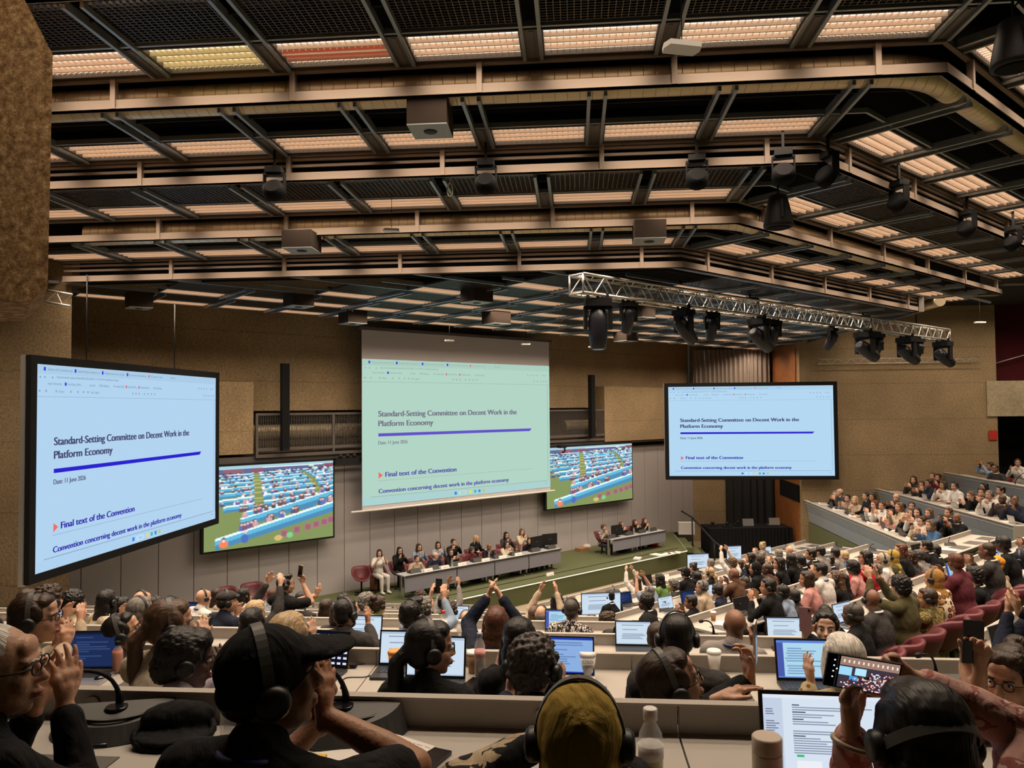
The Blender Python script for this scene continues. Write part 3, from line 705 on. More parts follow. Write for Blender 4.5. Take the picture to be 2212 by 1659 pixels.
def moving_head(px, s, big, tilt, pan, label):
    # hung from the truss at parameter found from the pixel column
    best = min((abs(_px(TA.lerp(TB, q/400))-px), q/400) for q in range(401)); P = TA.lerp(TB, best[1])
    k = big; t = empty('moving_light', (P.x+.05, P.y-.05, P.z-.02), pan, label, 'stage light', 'moving lights under the truss')
    m = MB(); m.box((-.02*k, -.05, -.01), (.02*k, .05, .06)); m.box((-.19*k, -.02, -.03), (-.14*k, .02, .05)); m.box((.14*k, -.02, -.03), (.19*k, .02, .05)); m.box((-.19*k, -.02, -.035), (.19*k, .02, -.012)); m.build('clamp', 'black', t)
    m = MB(); m.box((-.22*k, -.15*k, -.17*k), (.22*k, .15*k, -.04)); m.build('base_box', 'black', t)
    m = MB()
    for sg in (-1, 1):
        m.prism([(sg*.24*k, -.07*k), (sg*.18*k, -.07*k), (sg*.18*k, .07*k), (sg*.24*k, .07*k)], -.56*k, -.17*k)
    m.box((-.24*k, -.07*k, -.22*k), (.24*k, .07*k, -.17*k)); m.build('yoke', 'black', t)
    R = Matrix.Rotation(tilt, 3, 'X'); m = MB(); m.lathe([(.07*k, .26*k), (.14*k, .22*k), (.165*k, .05*k), (.16*k, -.2*k), (.13*k, -.42*k), (.115*k, -.43*k)], 16, (0, 0, -.46*k), R); m.build('head', 'black_blue', t)
    m = MB(); m.lathe([(.11*k, -.425*k), (.1*k, -.44*k)], 16, (0, 0, -.46*k), R); m.build('lens', 'black_gloss', t)
def _px(P): v = CR.transposed() @ (P-CC); return W/2-FPX*v.x/v.z
mat('black_blue', (.012, .013, .022), .4)
for px, k, tl, pan, lab in ((1284, .95, -.05, .1, 'largest black moving light pointing straight down at the truss start'), (1350, .62, .5, .4, 'small black moving light next to the one pointing straight down'),
        (1470, .8, .8, -.9, 'big black moving light tilted, third along the truss'), (1531, .62, .35, .2, 'small black moving light with glass face, fourth along the truss'),
        (1632, .9, 1.0, -.9, 'big black moving light tilted, fifth along the truss'), (1664, .65, .4, .3, 'small black moving light behind the fifth one'),
        (1790, .62, .55, .8, 'lone small black moving light in the middle of the truss'), (1862, 1.0, 1.1, -1.0, 'big tilted black moving light, first of the close pair'),
        (1888, .8, .5, .6, 'smaller black moving light of the close pair'), (1952, 1.0, 1.1, -1.0, 'big tilted black moving light two from the truss end'),
        (1975, .8, .5, .6, 'smaller black moving light second from the truss end'), (2030, 1.0, 1.1, -1.0, 'last tilted black moving light at the truss end')):
    moving_head(px, 0, k, tl, pan, lab)
# round LED stage lights hung under the stepped ceiling
def par(px, py, z, face, label):
    p = onZ(px, py, z); t = empty('round_stage_light', p, face, label, 'stage light', 'round LED lights under the ceiling')
    m = MB(); m.box((-.13, -.05, .1), (-.115, .05, .32)); m.box((.115, -.05, .1), (.13, .05, .32)); m.box((-.13, -.05, .3), (.13, .05, .33)); m.box((-.1, -.08, .33), (.1, .08, .4)); m.box((-.015, -.015, .4), (.015, .015, .72)); m.build('yoke', 'black', t)
    R = Matrix.Rotation(math.radians(65), 3, 'X'); m = MB(); m.lathe([(.09, .12), (.13, .08), (.135, -.02), (.12, -.03)], 18, (0, 0, .1), R); m.build('head', 'black_matte', t)
    m = MB()
    for rr, nn in ((.035, 5), (.085, 12)):
        for a in range(nn): m.lathe([(.016, -.031), (.012, -.042)], 8, Vector((0, 0, .1))+R @ Vector((rr*math.cos(a*2*PI/nn), rr*math.sin(a*2*PI/nn), 0)), R)
    m.build('lens', 'lens_cream', t)
mat('lens_cream', (.09, .06, .045), .35)
for px, py, z, f, lab in ((593, 432, 8.05, .1, 'round LED stage light with pinkish lenses, nearest the pillar'), (1050, 418, 8.05, 0, 'round LED stage light hanging beside the rope ring'), (1506, 408, 8.05, -.1, 'round LED stage light before the hanging loudspeaker'),
        (1693, 398, 8.05, -.2, 'round LED stage light just above the hanging loudspeaker'), (1790, 402, 8.05, -1.2, 'black stage light turned sideways past the ceiling corner'), (1943, 455, 8.05, -1.2, 'black stage light turned sideways, second past the corner'),
        (2091, 510, 8.05, -1.2, 'black stage light turned sideways, third past the corner'), (2190, 540, 8.05, -1.2, 'black stage light turned sideways, farthest past the corner')):
    par(px, py, z, f, lab)
def hang_speaker(px, py, Y, sc, label):
    p = onY(px, py, Y); t = empty('hanging_speaker', p, 0, label, 'speaker')
    m = MB(); m.lathe([(.07*sc, .2*sc), (.11*sc, .18*sc), (.15*sc, .0), (.185*sc, -.18*sc), (.18*sc, -.21*sc), (.15*sc, -.22*sc)], 22); m.build('cabinet', 'black', t)
    m = MB(); m.lathe([(.15*sc, -.221*sc), (.12*sc, -.232*sc)], 20); m.build('grille', 'black_matte', t)
    m = MB(); m.box((-.012*sc, -.19*sc, -.12*sc), (.012*sc, -.10*sc, .1*sc)); m.build('handle', 'dark_plastic', t)
    m = MB(); m.tube([(0, 0, .2*sc), (0, 0, .5*sc)], .012, 6); m.tube([(0, 0, .3*sc), (.06, 0, .36*sc), (0, 0, .42*sc)], .01, 6); m.build('hanger', 'black', t)
hang_speaker(1681, 455, 9.6, 1.0, 'black bell-shaped loudspeaker hanging under the ceiling corner')
hang_speaker(2190, 92, 6.6, 1.0, 'black bell-shaped loudspeaker at the upper picture edge past the corner')
def ap(px, py, Y, sc, label, top):
    p = onY(px, py, Y); t = empty('wifi_unit', p, .3, label, 'wireless access point')
    m = MB(); m.prism([(-.11*sc, -.07*sc), (.11*sc, -.07*sc), (.13*sc, 0), (.11*sc, .07*sc), (-.11*sc, .07*sc), (-.13*sc, 0)], 0, .035*sc); m.build('body', 'white', t)
    m = MB(); m.tube([(0, 0, .03), (0, 0, top-p.z)], .004, 5); m.build('cable', 'black', t)
for px, py, Y, sc, lab, tp in ((1473, 108, 5.0, 1.0, 'white hexagonal wireless unit hanging below the brightest lights', 9.3), (846, 500, 10.0, .9, 'white wireless unit hanging in front of the second duct', 8.6), (971, 737, 19.5, 1.0, 'white wireless unit hanging before the central screen cloth', 7.67),
        (1136, 745, 20.5, 1.0, 'white wireless unit hanging at the gallery-side edge of the central screen', 7.67), (1281, 751, 16, .8, 'white wireless unit below the largest moving light', 7.67), (2117, 698, 25, 1.3, 'white wireless unit hanging before the concrete gallery wall', 8.86)):
    ap(px, py, Y, sc, lab, tp)
def ceil_box(px, py, z, zt, rz, sc, label):
    p = onZ(px, py, z); t = empty('ceiling_speaker', p, rz, label, 'speaker')
    m = MB(); m.box((-.2*sc, -.2*sc, 0), (.2*sc, .2*sc, zt-z)); m.build('box', 'grey_box', t)
    m = MB(); m.box((-.2*sc, -.2*sc, -.012), (.2*sc, .2*sc, -.001)); m.build('face_plate', 'pale_plate', t)
    m = MB(); m.lathe([(.07*sc, -.012), (.065*sc, -.02), (.045*sc, -.018), (.03*sc, -.024)], 20); m.build('driver', 'black', t)
mat('grey_box', (.035, .025, .02), .85, spec=.1); mat('pale_plate', (.30, .33, .33), .5)
for px, py, z, zt, rz, sc, lab in ((930, 282, 8.40, 8.75, 0, 1.05, 'square white-faced ceiling speaker box under the nearest duct'), (1402, 520, 7.80, 8.05, 0, 1.1, 'square white-faced speaker box at the edge before the truss'), (652, 540, 7.80, 8.05, 0, 1.1, 'square white-faced speaker box at the stage ceiling edge near the pillar'),
        (645, 662, 7.45, 7.7, R45, 1.1, 'dark speaker box in the stage ceiling above the pillar-side screen'), (1030, 653, 7.45, 7.7, R45, 1.1, 'dark speaker box in the stage ceiling above the central screen'), (1072, 700, 7.4, 7.7, R45, 1.2, 'dark speaker box close to the top of the central screen'),
        (300, 665, 7.4, 7.7, R45, 1.0, 'dark speaker box in the stage ceiling next to the pillar'), (762, 699, 7.4, 7.7, R45, 1.2, 'dark speaker box at the corner of the central screen cloth'), (1385, 687, 7.4, 7.7, R45, 1.1, 'dark speaker box behind the small moving lights'), (1352, 737, 7.4, 7.7, R45, 1.3, 'dark speaker box at the far wall above the gallery-side LED display')):
    ceil_box(px, py, z, zt, rz, sc, lab)
# rope ring
p = onY(972, 410, 9.3); t = empty('rope_ring', p, 0, 'pale oval ring hanging on a thin cord under the open rails', 'ring')
m = MB(); m.tube([(.035*math.cos(a*PI/10), 0, .085*math.sin(a*PI/10)) for a in range(21)], .009, 8, False); m.build('ring', 'white', t)
m = MB(); m.tube([(0, 0, .085), (0, 0, .3)], .005, 6); m.build('cord', 'white', t)
m = MB(); m.box((-.14, -.02, -.16), (.14, 0, .16)); o = m.build('call_point', 'red_sign'); o.location = (14.32, 26.98, 4.35); tag(o, 'small square red fire sign on the concrete wall by the dark opening', 'sign')
# ================================================================ TERRACES AND DESKS
RY = {1: 2.4, 2: 4.4, 3: 6.3, 4: 8.3, 5: 10.3, 6: 12.3, 7: 14.3, 8: 16.3}
ZT = {1: 4.43, 2: 3.93, 3: 3.47, 4: 3.0, 5: 2.5, 6: 2.0, 7: 1.5, 8: 1.05}
RX = {k: 3.1-.414*(y-6.3) for k, y in RY.items()}
RC = {k: RX[k]-RY[k] for k in RY}
XE = {1: 14, 2: 13, 3: 12.5, 4: 11.6, 5: 8.9, 6: 7.1, 7: 7.5, 8: 7.3}       # end of the middle rows (x)
ZF = {k: ZT[k]-.73 for k in ZT}
ZF[0] = 4.2
def terrace(k):
    y0 = RY[k]+.12 if k else .95; xb = 3.1-.414*(y0-6.3)+.05
    if k == 0: poly = [(-14.7, -4), (8, -4), (8, 0), (6, .95), (-14.7, .95)]
    else:
        far = XE[k]+.2; yy = far-xb+y0
        lx = -14.7 if k < 6 else -8.6
        poly = [(lx, -4 if k < 6 else 4), (25.8, -4 if k < 6 else 4), (25.8, yy), (far, yy), (xb, y0), (lx, y0)]
    m = MB(); m.prism(poly, .005, ZF[k]); struct(m.build('floor_terrace_%d' % k, 'carpet_green'))
for k in range(0, 9): terrace(k)
for i, (x, z) in enumerate(((8.16, 1.3), (10.6, 1.72), (13.1, 2.25))):
    m = MB(); m.box((x, 18.6, .005), (25.9, 26.98, z)); struct(m.build('floor_gallery_%d' % (i+1), 'carpet_green'))
def perf_mat():
    m, n, l, b = nt('panel_perforated'); b.inputs['Roughness'].default_value = .6
    tc = n.new('ShaderNodeTexCoord'); v = n.new('ShaderNodeTexVoronoi'); v.inputs['Scale'].default_value = 190; v.inputs['Randomness'].default_value = 0
    l.new(tc.outputs['Object'], v.inputs['Vector']); r = n.new('ShaderNodeValToRGB'); r.color_ramp.elements[0].position = .3; r.color_ramp.elements[1].position = .42
    r.color_ramp.elements[0].color = (.16, .145, .13, 1); r.color_ramp.elements[1].color = (.40, .365, .325, 1); l.new(v.outputs['Distance'], r.inputs[0]); l.new(r.outputs[0], b.inputs['Base Color'])
perf_mat()
def desk_unit(L=1.5, pads=2):
    t = empty('conference_desk')
    m = MB(); m.box((.003, -.62, .70), (L-.003, -.012, .73)); m.build('worktop', 'desk_grey', t)
    m = MB(); m.box((.0, -.632, .668), (L, -.60, .722)); m.build('front_edge', 'desk_edge', t)
    m = MB(); m.box((.003, -.012, .0), (L-.003, .016, .815)); m.cur = 1; m.box((.0, -.016, .815), (L, .022, .823)); m.build('back_panel', ['panel_perforated', 'desk_grey'], t)
    m = MB(); m.box((0.02, -.5, 0), (.05, -.02, .70)); m.box((L-.05, -.5, 0), (L-.02, -.02, .70)); m.build('side_panel', 'desk_panel', t)
    m = MB(); m.box((.05, -.56, .56), (L-.05, -.30, .60)); m.build('under_shelf', 'desk_panel', t)
    for i in range(pads):
        c = L*(i+.5)/pads
        m = MB(); m.prism([(c-.22, -.56), (c+.22, -.56), (c+.22, -.28), (c-.22, -.28)], .7305, .7335); m.build('desk_pad', 'desk_pad', t)
    m = MB(); m.lathe([(.028, 0), (.026, .006)], 20, (L*.72, -.012, .775), Matrix.Rotation(PI/2, 3, 'X')); m.build('loudspeaker_disc', 'desk_grey', t)
    return t
DU = {}
def unit(L):
    L = round(L, 2)
    if L not in DU:
        o = desk_unit(L, 2 if L > 1.1 else 1); DU[L] = [tree_of(o), False]
    T = DU[L]
    if not T[1]: T[1] = True; return T[0][0]
    return copy_tree(T[0])
LEFT = {1: -4.2, 2: -5.7, 3: -7.2, 4: -8.7, 5: -8.7, 6: -8.4, 7: -7.9, 8: -6.6}
KN = {1: 'nearest row', 2: 'second row', 3: 'third row', 4: 'fourth row', 5: 'fifth row', 6: 'sixth row', 7: 'seventh row', 8: 'front row'}
for k in range(1, 9):
    xr = RX[k]-1.05 if k > 2 else RX[k]
    x = .31 if k < 3 else xr
    while x > LEFT[k]: x -= 1.5
    x += 0 if k < 3 else 0
    i = 0
    while x < xr-.3:
        L = min(1.5, xr-x); o = unit(L); o.location = (x, RY[k], ZF[k])
        tag(o, 'grey desk unit, straight block, %s, %s from the pillar end' % (KN[k], ordn(i)), 'desk', 'desks of the straight block'); x += 1.5; i += 1
    if k > 2:
        s, e = 0, (XE[k]-RX[k])*RT2; i = 0
        while s < e-.5:
            L = min(1.5, e-s); o = unit(L); o.location = (RX[k]+s/RT2, RY[k]+s/RT2, ZF[k]); o.rotation_euler = (0, 0, R45)
            tag(o, 'grey desk unit, angled block, %s, %s from the aisle' % (KN[k], ordn(i)), 'desk', 'desks of the angled block'); s += 1.5; i += 1
        # closed end of the angled row
# gallery fronts
def gallery(n, x, ztop, y0, y1, zb):
    L = 1.62; cnt = int(round((y1-y0)/L)); L = (y1-y0)/cnt
    for i in range(cnt):
        t = empty('gallery_desk', (x, y0+L*(i+1), zb), -PI/2+PI, 'blue-grey gallery desk unit, %s tier, %s from the aisle' % (ORD[n], ordn(i)), 'desk', 'blue-grey gallery desks')
        t.location = (x, y0+L*i, zb); h = ztop-zb
        def slab(zl, zh, yl, yh, nm, mt):
            m = MB(); j = m.addv([(0.004, yl, zl), (L-.004, yl, zl), (L-.004, yh, zh), (.004, yh, zh), (.004, yl-.03, zl), (L-.004, yl-.03, zl), (L-.004, yh-.03, zh), (.004, yh-.03, zh)])
            for q in ((0,3,2,1),(4,5,6,7),(0,1,5,4),(1,2,6,5),(2,3,7,6),(3,0,4,7)): m.face(tuple(j+a for a in q))
            m.build(nm, mt, t)
        slab(h-.36, h, .0, .10, 'upper_front', 'front_blue'); slab(h-.74, h-.365, -.06, -.005, 'lower_front', 'front_blue')
        m = MB(); m.box((0, .02, h-.01), (L, .12, h+.008)); m.box((.003, -.6, h-.10), (L-.003, .08, h-.07)); m.build('worktop', 'desk_grey', t)
    m = MB(); m.T = Matrix.Translation((x, y0, zb)) @ Matrix.Rotation(PI/2, 4, 'Z'); m.prism([(-.04, .1), (-.04, -.7), (-.01, -.7), (-.01, .1)], ztop-zb-.6, ztop-zb)
    tag(m.build('desk_end_cover', 'desk_panel'), 'grey-brown end cover closing the %s gallery tier at the aisle' % ORD[n], 'end cover')
gallery(0, 8.05, 2.12, 18.85, 26.95, 1.3)
gallery(1, 10.5, 2.52, 18.85, 26.95, 1.72)
gallery(2, 12.75, 3.08, 18.85, 26.95, 2.25)
# tub chair
def chair(name='tub_chair'):
    t = empty(name)
    m = MB(); m.smooth = True
    # shell: seat bowl that rises to back and arms
    N, R_ = 22, 7; rings = []
    for j in range(R_):
        f = j/(R_-1); pts = []
        for k in range(N):
            a = 2*PI*k/N; back = max(0, -math.sin(a)); side = abs(math.cos(a)); front = max(0, math.sin(a))
            hgt = f**1.5*(.36*back**.9 + .20*side**2*(1-.5*front) + .02); r = .27*f**.55+.02*f*back
            pts.append((r*math.cos(a)*1.05, r*math.sin(a)-.02, .42+hgt))
        rings.append(m.addv(pts))
    c = m.addv([(0, 0, .415)])
    for k in range(N): m.face((c, rings[0]+k, rings[0]+(k+1) % N))
    for p, q in zip(rings, rings[1:]):
        for k in range(N): m.face((p+k, q+k, q+(k+1) % N, p+(k+1) % N))
    o = m.build('seat_shell', 'seat_red', t); sol = o.modifiers.new('s', 'SOLIDIFY'); sol.thickness = .045; sol.offset = 0
    m = MB(); m.tube([(0, 0, .05), (0, 0, .41)], .03, 10); m.build('column', 'black', t)
    m = MB()
    for a in range(4): m.bar((0, 0, .05), (.27*math.cos(a*PI/2+.6), .27*math.sin(a*PI/2+.6), .02), .04, .03)
    m.build('foot', 'black', t)
    return t
CHT = tree_of(chair()); CHU = [False]
def put_chair(x, y, z, rz, label, group='maroon tub chairs'):
    o = CHT[0] if not CHU[0] else copy_tree(CHT); CHU[0] = True
    o.location = (x, y, z); o.rotation_euler = (0, 0, rz); tag(o, label, 'chair', group); return o
# ================================================================ PEOPLE
def skin_mat(name, col):
    m = mat(name, col, .5, noise_amt=.10, nscale=14, bump=.12, bscale=90); m.node_tree.nodes['Principled BSDF'].inputs['Subsurface Weight'].default_value = .04; return m
SK = {'p': (.61, .37, .26), 'l': (.54, .30, .195), 't': (.39, .195, .11), 'b': (.20, .09, .05), 'd': (.08, .035, .02)}
for k_, v_ in SK.items(): skin_mat('skin_'+k_, v_)
HC = {'k': ((.010, .008, .007), 'black'), 'b': ((.035, .018, .010), 'dark brown'), 'r': ((.085, .028, .014), 'reddish brown'), 'm': ((.10, .055, .03), 'brown'), 'y': ((.42, .29, .16), 'blond'),
      'g': ((.16, .145, .13), 'grey'), 'w': ((.62, .58, .52), 'white'), 'n': ((.05, .04, .035), 'dark grey')}
def hair_mat(name, col):
    m, n, l, b = nt(name); b.inputs['Roughness'].default_value = .42; b.inputs['Specular IOR Level'].default_value = .35
    tc = n.new('ShaderNodeTexCoord'); mp = n.new('ShaderNodeMapping'); mp.inputs['Scale'].default_value = (220, 30, 14); l.new(tc.outputs['Object'], mp.inputs[0])
    t = n.new('ShaderNodeTexNoise'); t.inputs['Scale'].default_value = 1; t.inputs['Detail'].default_value = 3; l.new(mp.outputs[0], t.inputs['Vector'])
    r = n.new('ShaderNodeMapRange'); r.inputs[1].default_value = .3; r.inputs[2].default_value = .7; r.inputs[3].default_value = .55; r.inputs[4].default_value = 1.5; l.new(t.outputs['Fac'], r.inputs[0])
    s = n.new('ShaderNodeVectorMath'); s.operation = 'SCALE'; s.inputs[0].default_value = col; l.new(r.outputs[0], s.inputs['Scale']); l.new(s.outputs[0], b.inputs['Base Color'])
    bp = n.new('ShaderNodeBump'); bp.inputs['Strength'].default_value = .5; bp.inputs['Distance'].default_value = .006; l.new(t.outputs['Fac'], bp.inputs['Height']); l.new(bp.outputs[0], b.inputs['Normal'])
for k_, v_ in HC.items(): hair_mat('hair_'+k_, v_[0])
TOPS = {'bk': ((.007, .007, .008), 'black'), 'nv': ((.014, .018, .035), 'navy'), 'dg': ((.04, .037, .036), 'dark grey'), 'gy': ((.22, .20, .19), 'grey'), 'wh': ((.60, .57, .54), 'white'),
        'cr': ((.55, .46, .34), 'cream'), 'be': ((.42, .33, .24), 'beige'), 'lb': ((.22, .28, .38), 'light blue'), 'bl': ((.05, .11, .22), 'blue'), 'rd': ((.42, .02, .03), 'red'),
        'pk': ((.50, .24, .22), 'pink'), 'gn': ((.12, .22, .06), 'green'), 'ol': ((.07, .06, .025), 'olive'), 'mr': ((.10, .02, .03), 'maroon'), 'br': ((.10, .05, .03), 'brown'), 'tn': ((.30, .22, .13), 'tan'), 'lp': ((.42, .36, .42), 'pale lilac')}
def cloth(name, col):
    m, n, l, b = nt(name); b.inputs['Roughness'].default_value = .85; b.inputs['Specular IOR Level'].default_value = .2; b.inputs['Base Color'].default_value = (*col, 1)
    tc = n.new('ShaderNodeTexCoord'); mp = n.new('ShaderNodeMapping'); mp.inputs['Scale'].default_value = (1, 1, .45); l.new(tc.outputs['Object'], mp.inputs[0])
    t = n.new('ShaderNodeTexNoise'); t.inputs['Scale'].default_value = 9; t.inputs['Detail'].default_value = 5; t.inputs['Distortion'].default_value = 1.2; l.new(mp.outputs[0], t.inputs['Vector'])
    bp = n.new('ShaderNodeBump'); bp.inputs['Strength'].default_value = .7; bp.inputs['Distance'].default_value = .035; l.new(t.outputs['Fac'], bp.inputs['Height']); l.new(bp.outputs[0], b.inputs['Normal'])
    return m
for k_, v_ in TOPS.items(): cloth('cloth_'+k_, v_[0])
def pattern(name, cols, kind, scale):
    m = cloth(name, cols[0]); n, l = m.node_tree.nodes, m.node_tree.links; b = n['Principled BSDF']
    tc = n.new('ShaderNodeTexCoord'); r = n.new('ShaderNodeValToRGB'); r.color_ramp.interpolation = 'CONSTANT'
    if kind == 'vor':
        t = n.new('ShaderNodeTexVoronoi'); t.inputs['Scale'].default_value = scale; o = t.outputs['Distance']
    elif kind == 'ring':
        t = n.new('ShaderNodeTexVoronoi'); t.inputs['Scale'].default_value = scale; t.inputs['Randomness'].default_value = .15; o = t.outputs['Distance']
    else:
        t = n.new('ShaderNodeTexNoise'); t.inputs['Scale'].default_value = scale; t.inputs['Detail'].default_value = 3; t.inputs['Distortion'].default_value = 1.5; o = t.outputs['Fac']
    l.new(tc.outputs['Object'], t.inputs['Vector']); l.new(o, r.inputs[0]); e = r.color_ramp.elements
    e[0].color = (*cols[0], 1); e[1].color = (*cols[1], 1); e[1].position = {'vor': .32, 'ring': .28, 'noise': .52}[kind]
    if len(cols) > 2: q = e.new({'vor': .5, 'ring': .48, 'noise': .62}[kind]); q.color = (*cols[2], 1)
    l.new(r.outputs[0], b.inputs['Base Color'])
pattern('cloth_x1', [(.015, .013, .015), (.55, .50, .46)], 'noise', 34); TOPS['x1'] = (0, 'dark and white patterned')
pattern('cloth_x2', [(.50, .26, .05), (.10, .02, .02), (.62, .55, .40)], 'ring', 14); TOPS['x2'] = (0, 'yellow, maroon and white patterned')
pattern('cloth_x3', [(.012, .012, .014), (.42, .33, .22)], 'noise', 9); TOPS['x3'] = (0, 'black and beige tie-dyed')
pattern('cloth_x4', [(.16, .10, .03), (.48, .38, .22)], 'vor', 30); TOPS['x4'] = (0, 'golden brown checked')
pattern('cloth_x5', [(.52, .30, .26), (.34, .12, .10), (.60, .46, .42)], 'noise', 12); TOPS['x5'] = (0, 'pink floral')
pattern('cloth_x6', [(.03, .05, .09), (.30, .34, .40)], 'vor', 60); TOPS['x6'] = (0, 'blue and white dotted')
pattern('cloth_x7', [(.08, .07, .03), (.28, .20, .06)], 'noise', 22); TOPS['x7'] = (0, 'olive batik patterned')
cloth('cloth_gold', (.40, .27, .055)); cloth('cloth_mustard', (.33, .17, .05)); cloth('cloth_sand', (.42, .35, .26)); cloth('cloth_orange', (.62, .26, .03))
mat('trousers', (.02, .02, .024), .9); mat('eye_white', (.6, .57, .53), .25); mat('lip', (.30, .09, .075), .45); mat('headset_black', (.012, .012, .012), .4); mat('headset_grey', (.09, .085, .08), .45)
mat('gold_metal', (.6, .4, .2), .25, .9)
# ---- shapes that merge
def caps(m, p, q, r0, r1, n=12):
    m.tube([p, q], [r0, r1], n); m.ell(p, (r0, r0, r0), n=n, m=7); m.ell(q, (r1, r1, r1), n=n, m=7)
def chain(m, pts, rs):
    for a, b, r, s in zip(pts, pts[1:], rs, rs[1:]): caps(m, a, b, r, s)
def merge(m, voxel, smooth=3, disp=None):
    """one continuous closed surface out of the overlapping pieces of m"""
    o = m.build('tmp', 'black'); r = o.modifiers.new('r', 'REMESH'); r.mode = 'VOXEL'; r.voxel_size = voxel; r.use_smooth_shade = True
    if smooth: s = o.modifiers.new('s', 'SMOOTH'); s.iterations = smooth; s.factor = .5
    if disp:
        tx = D.textures.get('fold%g' % disp[1]) or D.textures.new('fold%g' % disp[1], 'CLOUDS'); tx.noise_scale = disp[1]
        d = o.modifiers.new('d', 'DISPLACE'); d.texture = tx; d.strength = disp[0]; d.mid_level = .5
    dg = bpy.context.evaluated_depsgraph_get(); me = D.meshes.new_from_object(o.evaluated_get(dg)); old = o.data
    D.objects.remove(o); D.meshes.remove(old); me.materials.clear(); return me
def mobj(name, me, mats, parent):
    if not len(me.materials):
        for x in mats: me.materials.append(M_(x))
    o = D.objects.new(name, me); COL.objects.link(o); o.parent = parent
    for i, x in enumerate(mats):
        o.material_slots[i].link = 'OBJECT'; o.material_slots[i].material = M_(x)
    return o
def V(*a): return Vector(a)
def ik(S_, Wt, a, b, pole):
    d = Wt-S_; L = d.length; 
    if L > a+b-.01: Wt = S_+d*((a+b-.01)/L); d = Wt-S_; L = d.length
    x = (a*a-b*b+L*L)/(2*L); h = math.sqrt(max(0, a*a-x*x)); u = d/L; p = (pole-u*pole.dot(u)).normalized()
    return S_+u*x+p*h, Wt
def hand(m, Wr, d, nrm, side, curl=.25, splay=.10, k=1.0, fist=0):
    """palm from wrist Wr along d; nrm: way the palm faces; side: +1 thumb towards d x nrm"""
    d = d.normalized(); nrm = (nrm-d*nrm.dot(d)).normalized(); t = d.cross(nrm)*side
    P = lambda a, b, c=0: Wr + (d*a + t*b + nrm*c)*k
    for a, b in ((.02, .0), (.05, .018), (.05, -.016), (.08, .028), (.08, .008), (.082, -.012), (.075, -.030)): m.ell(P(a, b), (.019*k,)*3, n=10, m=7)
    caps(m, P(-.02, 0), P(.05, 0), .022*k, .024*k); caps(m, P(.03, .014), P(.085, .03), .017*k, .013*k); caps(m, P(.03, -.012), P(.08, -.032), .016*k, .012*k); caps(m, P(.03, 0), P(.085, 0), .017*k, .014*k)
    for i, (b, L) in enumerate(((.032, .068), (.011, .078), (-.011, .072), (-.031, .056))):
        ang = (1.5-i)*splay; dd = (d*math.cos(ang)+t*math.sin(ang)); p = P(.086 if i < 3 else .078, b); c = curl*(.9+.25*i); pts = [p]
        for j, f in enumerate((.45, .31, .24)):
            dirv = dd*math.cos(c*(j+.5)+fist*(j+.6))+nrm*math.sin(c*(j+.5)+fist*(j+.6)); pts.append(pts[-1]+dirv*L*f*k)
        chain(m, pts, [.0098*k, .0088*k, .0080*k, .0068*k])
    q = [P(.02, .022, .004), P(.05, .05, .012), P(.078, .064, .016), P(.10, .068, .020+.01*fist)]
    chain(m, q, [.015*k, .0125*k, .0105*k, .0085*k])
def rotm(yaw, pitch, roll): return Matrix.Rotation(yaw, 3, 'Z') @ Matrix.Rotation(pitch, 3, 'X') @ Matrix.Rotation(roll, 3, 'Y')
def head_shape(m, Hc, R, female=False, k=1.0):
    P = lambda x, y, z: Hc + R @ Vector((x, y, z))*k
    E = lambda c, r: m.ell(P(*c), tuple(a*k for a in r), R, 18, 12)
    E((0, -.012, .030), (.0745, .094, .086)); E((0, .020, -.028), (.060, .072, .083)); E((0, .034, -.075), (.043, .048, .036)); E((0, .062, -.094), (.020, .020, .018))
    E((.034, .060, -.026), (.024, .024, .028)); E((-.034, .060, -.026), (.024, .024, .028)); E((0, .074, .026), (.050, .020, .015)); E((0, .068, .055), (.045, .022, .03))
    caps(m, P(0, .090, .008), P(0, .108, -.024), .0075*k, .0115*k); E((.010, .098, -.028), (.008, .010, .008)); E((-.010, .098, -.028), (.008, .010, .008))
    E((0, .088, -.055), (.024, .013, .007)); E((0, .086, -.066), (.020, .013, .008))
    for s in (-1, 1):
        E((s*.076, -.006, -.005), (.010, .018, .031)); E((s*.080, -.012, .010), (.010, .016, .014))
HAIRS = {}
